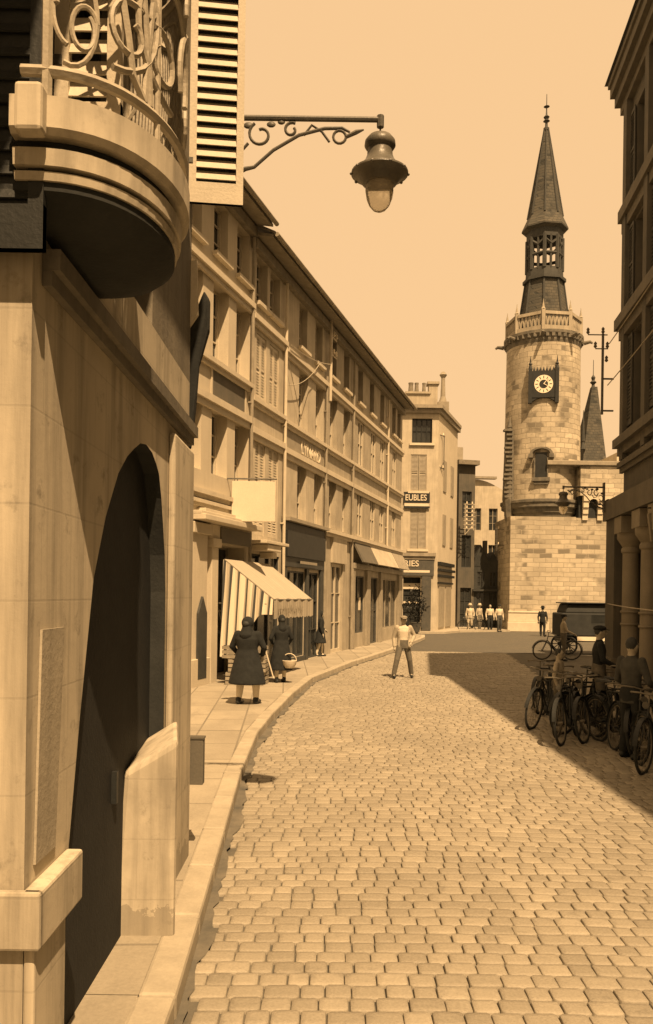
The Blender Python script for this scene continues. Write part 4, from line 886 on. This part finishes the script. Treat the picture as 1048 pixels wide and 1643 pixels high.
# white plate and dark cloth
t = thing('wall_plate', 'white tapering plate jutting from the near wall corner', 'sign', atY(283, 556, 6.62), 0)
MB().prism([(0, 0), (0, .63), (.155, .68), (.17, .25)], lambda a, b: (a-.0, -.02, b), lambda a, b: (a, .02, b)).build('plate', 'sign', t)
t = thing('furled_cloth', 'dark furled cloth hanging below the white plate', 'cloth', atY(300, 720, 6.75), 0)
pf = [(.0, 0), (-.09, .5), (-.07, .75), (.06, 1.12), (.12, 1.27), (.165, 1.2), (.165, .95), (.09, .66), (.06, .3), (.03, 0)]
b = MB(); b.prism(pf, lambda a, b_: (a, -.03-.02*math.sin(b_*9), b_), lambda a, b_: (a, .05+.02*math.sin(b_*7), b_)); b.build('cloth', 'cloth', t, bevel=.015)
t = thing('wall_box', 'small dark box fixed low on the corner of the near wall', 'box', atY(303, 1258, 6.66), 0)
MB().box(-.02, .115, -.03, .06, 0, .36).build('case', 'darkpanel', t, bevel=.006)
MB().box(-.025, .12, -.036, .066, .36, .375).build('lid', 'iron', t)

# ---------------------------------------------------------------- street lamps
def lamp(label, arm, loc, rz, m='zinc'):
    t = thing('street_lamp', label, 'street lamp', loc, rz, 'bracket street lamps')
    a = MB(); a.tube([(0, 0, 0), (arm, 0, 0)], .022, 8); a.tube([(arm, 0, .03), (arm, 0, -.06)], .028, 8); a.box(-.02, .015, -.06, .06, -.65, .12); a.build('arm', 'iron', t)
    s = MB(); k = arm/1.46
    s.tube([(0, 0, -.56), (.22*k, 0, -.5), (.40*k, 0, -.40), (.47*k, 0, -.385), (.62*k, 0, -.25), (.82*k, 0, -.13), (1.02*k, 0, -.075), (1.16*k, 0, -.07), (1.22*k, 0, -.1)], [.02, .018, .018, .014, .014, .014, .014, .014, .01], 8)
    P = lambda pts: [(x*k, 0, z) for x, z in pts]
    s.tube(P(arc(.52, -.13, .10, 120, 470, 20, .04)), .012, 6); s.tube(P([(.42, -.2), (.36, -.27), (.25, -.25), (.2, -.15)]), .012, 6); s.tube(P(arc(.28, -.13, .09, 200, 520, 18, .05)), .012, 6)
    s.tube(P(arc(.76, -.09, .06, 60, 400, 16, .025)), .012, 6); s.tube(P(arc(1.14, -.14, .05, 0, 360, 14)), .011, 6); s.tube(P([(.86, -.13), (.92, -.05), (1.0, -.1), (1.06, -.18)]), .01, 6); s.tube(P([(1.19, -.14), (1.27, -.1), (1.33, -.08)]), [.014, .018, .006], 6)
    s.tube(P(arc(.1, -.3, .1, 40, 360, 16, .04)), .012, 6); s.tube(P([(.02, -.5), (.1, -.42), (.2, -.44), (.28, -.36)]), .014, 6)
    for x, z, r in ((.24, -.05, .03), (.42, -.06, .026), (.6, -.05, .024), (.68, -.03, .02), (.14, -.44, .03), (.3, -.45, .026), (.05, -.16, .03)): s.ell((x*k, 0, z), r*1.5, .012, r, 8, 6)
    s.build('scroll', 'iron', t, smooth=True)
    h = MB(); h.lathe([(.02, 0), (.09, -.015), (.118, -.05), (.122, -.085), (.11, -.105), (.098, -.112), (.1, -.16), (.115, -.2), (.15, -.245), (.195, -.275), (.222, -.292), (.224, -.306), (.205, -.31), (.16, -.345), (.135, -.38), (.118, -.388)], (arm, 0, -.12), 32)
    for i in range(10): a_ = 2*PI*i/10; h.ell((arm+.222*math.cos(a_), .222*math.sin(a_), -.425), .014, .014, .012, 6, 4)
    h.build('shade', m, t, smooth=True)
    MB().tube([(arm, 0, -.06), (arm, 0, -.13)], .008, 6).build('hook', 'iron', t)
    MB().lathe([(.108, -.386), (.110, -.44), (.1, -.5), (.08, -.55), (.05, -.585), (.02, -.6), (.004, -.603)], (arm, 0, -.12), 24).build('globe', 'lampglass', t, smooth=True)
    return t
lamp('large bracket lamp hanging against the sky on the left', 1.45, (-1.08, 6.58, 5.92), 0)
pa = atY(969, 782, 21.9); lamp('small distant bracket lamp on the right building before the tower', 1.05, tuple(pa), PI)

# ---------------------------------------------------------------- people
def evaluated(o):
    bpy.context.view_layer.update(); dg = bpy.context.evaluated_depsgraph_get()
    return bpy.data.meshes.new_from_object(o.evaluated_get(dg))
def person(label, loc, face_deg, h=1.7, kind='man', lf=(.1, 0), rf=(-.1, 0), larm=None, rarm=None, top='jacket', legs='grey', hat='cap', hatm='cap', shoes='leather', group=None, skirt=.42, turn=0, near=False, open_jacket=False, lean=0):
    s = h/1.7; t = thing('person', label, 'person', loc, math.radians(face_deg), group)
    V = lambda x, y, z: Vector((x*s, y*s+lean*z*s, z*s))
    wo = kind == 'woman'; shx = .165 if wo else .18
    lh, rh = V(.09, 0, .9), V(-.09, 0, .9)
    la, ra = V(lf[0], lf[1], .08), V(rf[0], rf[1], .08)
    lk = (lh+la)/2+V(.01, -.05, 0); rk = (rh+ra)/2+V(-.01, -.05, 0)
    ls, rs = V(shx, 0, 1.385), V(-shx, 0, 1.385)
    larm = larm or ((.25, .03, 1.1), (.24, -.06, .86)); rarm = rarm or ((-.25, .03, 1.1), (-.24, -.06, .86))
    le, lw, re_, rw = V(*larm[0]), V(*larm[1]), V(*rarm[0]), V(*rarm[1])
    hc_ = V(0, -.015, 1.585)
    b = MB()
    b.ell(hc_, .076*s, .094*s, .112*s, 14, 10); b.ell(hc_+V(0, -.03, -.055), .055*s, .06*s, .06*s); b.limb(V(0, .01, 1.38), V(0, 0, 1.52), .058*s, .052*s)
    fdir = -1
    b.limb(hc_+V(0, -.09, .015), hc_+V(0, -.112, -.02), .009*s, .015*s, 8)
    for q in (-1, 1): b.ell(hc_+V(q*.08, .005, -.005), .012*s, .022*s, .034*s, 8, 6)
    for q in (-1, 1): b.ell(hc_+V(q*.033, -.084, .03), .024*s, .012*s, .008*s, 8, 6)
    b.ell(hc_+V(0, -.088, -.055), .022*s, .012*s, .008*s, 8, 6)
    ring = lambda z, rx, ry, n=16: [V(rx*math.cos(2*PI*j/n), ry*math.sin(2*PI*j/n), z) for j in range(n)]
    b.loft([ring(.86, .13, .09), ring(.95, .15, .1), ring(1.1, .13, .095), ring(1.28, .165, .11), ring(1.39, .15, .085), ring(1.43, .07, .06)])
    for p0, p1, p2 in ((ls, le, lw), (rs, re_, rw)):
        b.limb(p0, p1, .05*s, .042*s); b.limb(p1, p2, .041*s, .028*s)
    for p0, p1, p2 in ((lh, lk, la), (rh, rk, ra)):
        b.limb(p0, p1, .082*s, .056*s); b.limb(p1, p1.lerp(p2, .35), .054*s, .054*s); b.limb(p1.lerp(p2, .35), p2, .054*s, .036*s); b.limb(p2, p2+V(0, -.14, -.045), .036*s, .03*s)
    hands = []
    for wr, el in ((lw, le), (rw, re_)):
        d_ = (wr-el).normalized(); hands.append((wr, d_)); b.limb(wr, wr+d_*.07*s, .027*s, .036*s)
    tmp = b.build('tmp', 'skin', None, remesh=.012 if near else .02); me = evaluated(tmp); bpy.data.objects.remove(tmp)
    f = MB()
    for wr, d_ in hands:
        sd = d_.cross(Vector((0, 1, 0)));  sd = sd.normalized() if sd.length > .1 else Vector((1, 0, 0)); cu = sd.cross(d_).normalized()
        for i, ln in enumerate((.07, .082, .076, .06)):
            p = wr+d_*.09*s+sd*(i-1.5)*.019*s; q = p+d_*ln*.55*s+cu*.012*s; r = p+d_*ln*.9*s+cu*.035*s; f.tube([p-d_*.02*s, q, r], [.0095*s, .009*s, .007*s], 6)
        p = wr+d_*.045*s+sd*.03*s; f.tube([p, p+sd*.028*s+d_*.02*s+cu*.01*s, p+sd*.034*s+d_*.055*s+cu*.025*s], [.012*s, .011*s, .008*s], 6)
    bm = bmesh.new(); bm.from_mesh(me); o0 = len(bm.verts)
    vs = [bm.verts.new(v) for v in f.v]
    for fc_ in f.f: bm.faces.new([vs[i] for i in fc_])
    bm.to_mesh(me); bm.free(); me.materials.clear(); me.materials.append(M['skin'])
    for p in me.polygons: p.use_smooth = True; p.material_index = 0
    bo = bpy.data.objects.new('body', me); C.objects.link(bo); bo.parent = t
    vx = .014 if near else .022
    hr = MB(); hr.ell(hc_+V(0, .02, .028), .086*s, .088*s, .1*s, 12, 8)
    if wo: hr.ell(hc_+V(0, .1, .0), .06*s, .05*s, .06*s, 10, 8)
    hr.build('hair', 'hair', t, smooth=True)
    if near and not wo:
        for q in (-1, 1): MB().ell(hc_+V(q*.033, -.088, .012), .011*s, .006*s, .007*s, 8, 6).build('eye', 'leather', t, smooth=True)
    # upper garment
    j = MB(); hem = .78 if top in ('jacket', 'cloth', 'cloth2') and not wo else .9
    if wo: hem = skirt
    if wo: rings = [ring(hem, .30, .25, 20), ring(hem+.02, .305, .255, 20), ring(.7, .255, .21, 20), ring(.95, .2, .16, 20), ring(1.08, .165, .135, 20), ring(1.28, .195, .15, 20), ring(1.4, .17, .11, 20), ring(1.46, .085, .075, 20)]
    else: rings = [ring(hem, .17, .12), ring(.95, .158, .115), ring(1.1, .15, .11), ring(1.28, .178, .122), ring(1.38, .165, .09), ring(1.43, .08, .065), ring(1.46, .062, .06)]
    j.loft(rings)
    for p0, p1, p2 in ((ls, le, lw), (rs, re_, rw)): rr_ = .066 if wo else .06; j.limb(p0, p1, rr_*s, .052*s); j.limb(p1, p2.lerp(p1, .08), .05*s, .04*s)
    j.build('dress' if wo else ('jacket' if top != 'shirt' else 'shirt'), top, t, remesh=vx)
    if open_jacket:
        oj = MB()
        for q in (-1, 1):
            pr = []
            for z, rx, ry in ((.80, .20, .15), (.95, .185, .14), (1.1, .175, .135), (1.28, .2, .145), (1.38, .185, .11)):
                rr = [V(q*rx*math.sin(math.radians(a_)), ry*math.cos(math.radians(a_)), z) for a_ in range(0, 141, 20)]
                pr.append(rr+[p*.94+Vector((0, 0, p.z*.06)) for p in reversed(rr)])
            oj.loft(pr)
        for p0, p1, p2 in ((ls, le, lw), (rs, re_, rw)): oj.limb(p0, p1, .07*s, .06*s); oj.limb(p1, p2.lerp(p1, .1), .058*s, .048*s)
        oj.build('jacket', 'jacket', t, remesh=.011)
    if not wo:
        tr = MB(); tr.loft([ring(.8, .15, .12), ring(.9, .17, .125), ring(1.02, .155, .12), ring(1.05, .15, .118)])
        for p0, p1, p2 in ((lh, lk, la), (rh, rk, ra)): tr.limb(p0, p1, .1*s, .08*s); tr.limb(p1, p2+V(0, 0, .03), .078*s, .068*s)
        tr.build('trousers', legs, t, remesh=vx)
    else:
        st = MB()
        for p1, p2 in ((lk, la), (rk, ra)): st.limb(p1+V(0, 0, .06), p1.lerp(p2, .4), .062*s, .064*s); st.limb(p1.lerp(p2, .4), p2, .064*s, .045*s); st.limb(p2, p2+V(0, -.1, -.04), .045*s, .036*s)
        st.build('stockings', legs, t, remesh=vx)
    for p2 in (la, ra):
        so_ = MB(); so_.limb(p2+V(0, .03, -.035), p2+V(0, -.15, -.045), .045*s, .038*s); so_.limb(p2+V(0, .02, -.01), p2+V(0, .01, .02), .046*s, .05*s); so_.build('shoe', shoes, t, smooth=True)
    if hat == 'cap':
        c_ = MB(); c_.ell(hc_+V(0, .01, .075), .105*s, .115*s, .055*s, 14, 8); c_.hexa([hc_+V(-.07, -.07, .058), hc_+V(.07, -.07, .058), hc_+V(.05, -.155, .04), hc_+V(-.05, -.155, .04)], [hc_+V(-.07, -.07, .07), hc_+V(.07, -.07, .07), hc_+V(.05, -.155, .05), hc_+V(-.05, -.155, .05)]); c_.build('cap', hatm, t, smooth=True)
    elif hat == 'brim':
        c_ = MB(); c_.lathe([(.16*s, 0), (.165*s, .012*s), (.1*s, .025*s), (.095*s, .11*s), (.05*s, .13*s)], hc_+V(0, .005, .05), 18); c_.build('hat', hatm, t, smooth=True)
    elif hat == 'scarf':
        c_ = MB(); c_.ell(hc_+V(0, .025, .015), .1*s, .11*s, .13*s, 14, 10); c_.limb(hc_+V(0, .05, -.08), V(0, .05, 1.36), .085*s, .12*s); c_.build('headscarf', hatm, t, remesh=vx)
    return t
FOL = 'people gathered by the tower'
person('man in a pale shirt and flat cap walking toward the camera in the road', (2.07, 22.45, .015), 4, 1.64, 'man', (.25, .1), (-.27, -.1), ((.31, .06, 1.16), (.2, -.1, .97)), ((-.26, .07, 1.1), (-.25, .0, .84)), 'shirt', 'grey', 'cap', 'cap', 'leather', near=True, open_jacket=True)
p1 = person('stout woman in a long black coat seen from behind near the striped curtain', (-1.45, 15.6, .15), 165, 1.6, 'woman', (.13, .02), (-.12, -.1), ((.27, -.02, 1.12), (.2, -.15, .95)), ((-.27, -.02, 1.12), (-.2, -.15, .95)), 'cloth', 'stocking', 'scarf', 'cloth', 'leather', skirt=.4, near=True)
p1.scale = (1.24, 1.2, 1)
person('woman in dark dress and headscarf standing under the awning edge', (-1.03, 19.5, .15), 200, 1.55, 'woman', (.12, .03), (-.1, -.06), ((.3, .05, 1.12), (.2, -.12, .98)), ((-.27, .02, 1.12), (-.2, -.14, .92)), 'cloth', 'stocking', 'scarf', 'cloth', 'leather', skirt=.32, near=True)
person('woman in a knee-length dark coat in profile beside the dark shopfront', (-.22, 27.9, .15), 100, 1.5, 'woman', (.08, -.1), (-.06, .12), ((.24, -.04, 1.12), (.12, -.2, 1.0)), None, 'cloth', 'stocking', 'scarf', 'cloth', 'leather', skirt=.5, near=True, lean=-.03)
for px, py, lab, k in ((754, 1011, 'person in light clothes and white hat beside a bicycle', dict(top='shirt', legs='jacket', hat='brim', hatm='straw')),
                       (769, 1013, 'person in a linen jacket and straw hat before the dark street', dict(top='jacket', legs='grey', hat='brim', hatm='straw')),
                       (786, 1013, 'bareheaded person in pale shirt and dark trousers left of the tower', dict(top='shirt', legs='cloth', hat=None)),
                       (801, 1013, 'person in a pale shirt closest to the tower corner', dict(top='shirt', legs='cloth2', hat='cap', hatm='cloth'))):
    a = ab(px, py); Y = 54.0-((px-754) % 3)*.4; person(lab, (a[0]*Y, Y, .0), random.uniform(-40, 40), 1.72, 'man', (.1, .05), (-.1, -.06), group=FOL, **k)
person('man in dark coat and hat crossing in front of the tower plinth', (12.35, 48.0, .0), 160, 1.68, 'man', (.1, -.1), (-.1, .1), top='cloth', legs='cloth', hat='brim', hatm='cloth')
person('broad man in a dark jacket standing behind the nearest bicycles', (4.22, 11.6, .0), 120, 1.66, 'man', (.12, .0), (-.12, .05), ((.27, -.03, 1.1), (.2, -.26, 1.0)), ((-.27, -.03, 1.1), (-.2, -.26, 1.0)), 'cloth2', 'cloth', None, near=True)
person('bareheaded boy in pale shirt among the parked bicycles', (4.02, 14.5, .0), 60, 1.32, 'man', (.1, .0), (-.1, .05), ((.25, -.03, 1.12), (.16, -.26, 1.0)), None, 'jacket', 'grey', None, near=True)
person('dark-clothed man standing in the middle of the parked bicycles', (4.55, 14.0, .14), 80, 1.6, 'man', (.1, .0), (-.1, .05), None, ((-.25, -.03, 1.12), (-.16, -.26, 1.0)), 'cloth', 'grey', 'cap', 'cloth', near=True)
person('person holding a bicycle in the shaded square', (8.3, 29.4, .0), 80, 1.62, 'man', (.1, .0), (-.1, .05), ((.22, -.1, 1.1), (.15, -.34, 1.0)), ((-.22, -.1, 1.1), (-.15, -.34, 1.0)), 'jacket', 'grey', 'cap', 'cloth')
# things the women carry
t = thing('walking_stick', 'pale stick held by the stout woman', 'stick', (-1.14, 15.75, .62), 0)
MB().tube([(.17, .0, .0), (.0, .0, .56)], .014, 6).build('shaft', 'cane', t); MB().tube([(0, 0, .56), (-.02, 0, .63), (-.07, 0, .65), (-.1, 0, .6)], .014, 6).build('handle', 'cane', t)
t = thing('basket', 'pale basket held low by the woman under the awning', 'basket', (-.83, 19.35, .5), 0)
MB().lathe([(.1, 0), (.15, .08), (.17, .17), (.16, .18), (.14, .1), (.09, .02)], n=16).build('bowl', 'straw', t, smooth=True); MB().tube([(x, 0, z) for x, z in arc(0, .17, .16, 0, 180, 12)], .012, 6).build('handle', 'cane', t)

# ---------------------------------------------------------------- bicycles
def bike(label, loc, rz, tilt=0):
    t = thing('bicycle', label, 'bicycle', loc, rz, 'bicycles parked along the right kerb')
    R = .335
    for x in (-.52, .54):
        wv = MB(); wv.tube([(x+.02*math.cos(a), -.035, R+.02*math.sin(a)) for a in (0,)]+[(x, .035, R)], .022, 8)
        wheel = wv.build('wheel', 'chrome', t)
        ty = MB(); pts = [(x+R*math.cos(2*PI*i/32), 0, R+R*math.sin(2*PI*i/32)) for i in range(33)]; ty.tube(pts, .02, 6); ty.build('tyre', 'rubber', wheel, smooth=True)
        ri = MB(); ri.tube([(x+(R-.03)*math.cos(2*PI*i/32), 0, R+(R-.03)*math.sin(2*PI*i/32)) for i in range(33)], .009, 5)
        for i in range(18): a = 2*PI*i/18; ri.tube([(x, .02*(-1)**i, R), (x+(R-.03)*math.cos(a), 0, R+(R-.03)*math.sin(a))], .0018, 4)
        ri.build('spokes', 'chrome', wheel)
    f = MB(); bb = (-.05, 0, .29); st = (-.2, 0, .8); hd = (.36, 0, .84); hb = (.39, 0, .7)
    for a, b in ((bb, st), (st, hd), (bb, hb), (hd, hb)): f.tube([a, b], .015, 8)
    for q in (-.05, .05): f.tube([(-.52, q, R), (bb[0], q*.6, bb[2])], .01, 6); f.tube([(-.52, q, R), (st[0], q*.3, st[2]-.05)], .009, 6); f.tube([(.54, q, R), (.42, q*.6, .62), (.39, 0, .7)], .011, 6)
    f.tube([st, (-.23, 0, .92)], .013, 8); f.build('frame', 'dark', t, smooth=True)
    hbm = MB(); hbm.tube([(.36, 0, .84), (.345, 0, .98)], .012, 8); hbm.tube([(.2, -.27, .97), (.33, -.24, 1.0), (.38, -.1, 1.0), (.37, 0, .98), (.38, .1, 1.0), (.33, .24, 1.0), (.2, .27, .97)], .011, 8); hbm.build('handlebar', 'chrome', t, smooth=True)
    s_ = MB(); s_.loft([[(x, y, z) for x, y, z in ((-.38, -w_, .93), (-.38, w_, .93), (-.38, w_*.8, .98), (-.38, -w_*.8, .98))] for w_ in (.09,)]+[[(-.24, -.07, .94), (-.24, .07, .94), (-.24, .05, .98), (-.24, -.05, .98)], [(-.08, -.02, .94), (-.08, .02, .94), (-.08, .015, .97), (-.08, -.015, .97)]]); s_.build('saddle', 'leather', t, bevel=.01)
    c_ = MB(); c_.tube([(-.05, -.03, .29), (-.05, .03, .29)], .09, 16); c_.tube([(-.05, .06, .29), (.1, .06, .22)], .01, 6); c_.tube([(-.05, -.06, .29), (-.2, -.06, .36)], .01, 6); c_.box(.06, .14, .06, .14, .205, .23); c_.box(-.24, -.16, -.14, -.06, .35, .375); c_.build('crank', 'dark', t)
    for x, a0, a1 in ((-.52, 20, 200), (.54, 10, 150)):
        mg = MB()
        for i in range(14):
            a, b = math.radians(a0+(a1-a0)*i/14), math.radians(a0+(a1-a0)*(i+1)/14); r0, r1 = R+.035, R+.042
            mg.hexa([(x+r0*math.cos(a), -.03, R+r0*math.sin(a)), (x+r0*math.cos(b), -.03, R+r0*math.sin(b)), (x+r0*math.cos(b), .03, R+r0*math.sin(b)), (x+r0*math.cos(a), .03, R+r0*math.sin(a))], [(x+r1*math.cos(a), -.03, R+r1*math.sin(a)), (x+r1*math.cos(b), -.03, R+r1*math.sin(b)), (x+r1*math.cos(b), .03, R+r1*math.sin(b)), (x+r1*math.cos(a), .03, R+r1*math.sin(a))])
        mg.build('mudguard', 'dark', t)
    lp = MB(); lp.tube([(.43, 0, .86), (.5, 0, .86)], [.03, .045], 12); lp.tube([(.38, 0, .84), (.44, 0, .86)], .008, 6); lp.build('headlight', 'iron', t)
    return t
b0 = bike('nearest bicycle, cut by the right edge of the picture', (4.35, 11.0, .0), math.radians(-128))
spots = [((4.2, 11.75, 0), -118, 'second nearest bicycle, in front of the broad man'), ((4.35, 12.5, 0), -105, 'bicycle just behind the broad man in dark jacket'),
         ((4.25, 13.2, 0), -112, 'bicycle in the middle of the parked group'), ((3.92, 13.75, 0), -98, 'bicycle to the left of the dark-clothed man'),
         ((3.78, 14.5, 0), -100, 'leftmost bicycle of the kerbside group, beside the boy'), ((4.1, 15.3, 0), -92, 'bicycle parked just behind the boy'), ((4.6, 15.0, 0), -100, 'furthest bicycle against the kerb of the group'),
         ((4.75, 13.4, .14), -95, 'bicycle up on the right pavement in the group'),
         ((4.6, 12.1, 0), -122, 'bicycle between the broad man and the right pavement'), ((4.65, 14.3, 0), -96, 'bicycle leaning close to the dark-clothed man, on his right'),
         ((4.35, 16.4, 0), -95, 'last bicycle of the kerbside row, beyond the boy'), ((5.1, 11.6, .14), -70, 'bicycle against the wall at the right edge of the picture'),
         ((3.8, 13.0, 0), -140, 'bicycle turned outward into the road, in front of the dark-clothed man'),
         ((4.5, 12.9, 0), -80, 'bicycle wedged upright behind the broad man'), ((4.3, 13.9, 0), -150, 'bicycle lying askew between the boy and the dark-clothed man'),
         ((8.25, 30, 0), 180, 'lone bicycle seen side-on in the shaded square'), ((9.2, 53.2, 0), 160, 'tiny bicycle held by the person in the white hat')]
for (l_, r_, lab) in spots:
    c = copy_tree(b0); c.location = l_; c.rotation_euler = (random.uniform(-.16, .16), 0, math.radians(r_+(random.uniform(-30, 30) if l_[1] < 20 else 0))); c['label'] = lab
    if l_[1] > 20: del c['group']

# ---------------------------------------------------------------- van
van = thing('delivery_van', 'dark covered van standing in the square before the rampart', 'van', (8.95, 33.2, 0), 0)
mb = MB(); mb.box(.15, 3.4, -.7, .7, .72, 1.62); mb.hexa([(.3, -.68, 1.62), (3.4, -.68, 1.62), (3.4, .68, 1.62), (.3, .68, 1.62)], [(.42, -.6, 1.98), (3.4, -.6, 1.98), (3.4, .6, 1.98), (.42, .6, 1.98)]); mb.build('body', 'tarp', van, bevel=.05)
MB().box(.3, 3.6, -.75, .75, 1.985, 2.03).build('roof', 'dark', van, bevel=.02)
MB().box(.75, 2.6, -.74, -.705, .55, .71).build('side_board', 'white', van)
mb = MB(); mb.box(.2, 3.4, -.5, .5, .5, .7); mb.build('chassis', 'dark', van)
for x in (.45, 2.5):
    for y in (-.62, .62):
        wv = MB(); wv.tube([(x, y-.06, .36), (x, y+.06, .36)], .08, 12); 
        for i in range(10): a = 2*PI*i/10; wv.tube([(x, y, .36), (x+.3*math.cos(a), y, .36+.3*math.sin(a))], .018, 5)
        wh = wv.build('wheel', 'brown', van); MB().tube([(x+.32*math.cos(2*PI*i/24), y, .36+.32*math.sin(2*PI*i/24)) for i in range(25)], .042, 8).build('tyre', 'rubber', wh, smooth=True)
mb = MB(); mb.box(1.3, 2.0, -.707, -.702, 1.25, 1.55); mb.build('window', 'glass', van)

# ---------------------------------------------------------------- potted shrub by the corner shop
sh_ = thing('potted_shrub', 'dark bushy shrub in a tub outside the corner shop', 'shrub', (5.15, 48.7, 0), 0)
MB().lathe([(.26, .12), (.34, .6), (.36, .62), (.36, .68), (.3, .68)], n=16).build('tub', 'brown', sh_)
MB().tube([(0, 0, .6), (.03, .0, 1.1), (-.02, 0, 1.6)], [.05, .04, .02], 6).build('trunk', 'darkwood', sh_)
g = MB(); random.seed(8)
for i in range(900):
    th, ph = random.uniform(0, 2*PI), math.acos(random.uniform(-1, 1)); r = random.uniform(.3, 1)**.5*(1+.25*math.sin(3*th)+.2*math.sin(5*ph))
    p = Vector((.62*r*math.sin(ph)*math.cos(th), .55*r*math.sin(ph)*math.sin(th), 1.6+.95*r*math.cos(ph)))
    d_ = Vector((random.uniform(-1, 1), random.uniform(-1, 1), random.uniform(-.6, 1))).normalized()*random.uniform(.1, .18); q = d_.cross(Vector((random.random(), random.random(), 1))).normalized()*.045
    g.quad(p, p+d_*.5+q, p+d_, p+d_*.5-q)
g.build('foliage', 'leaf', sh_)
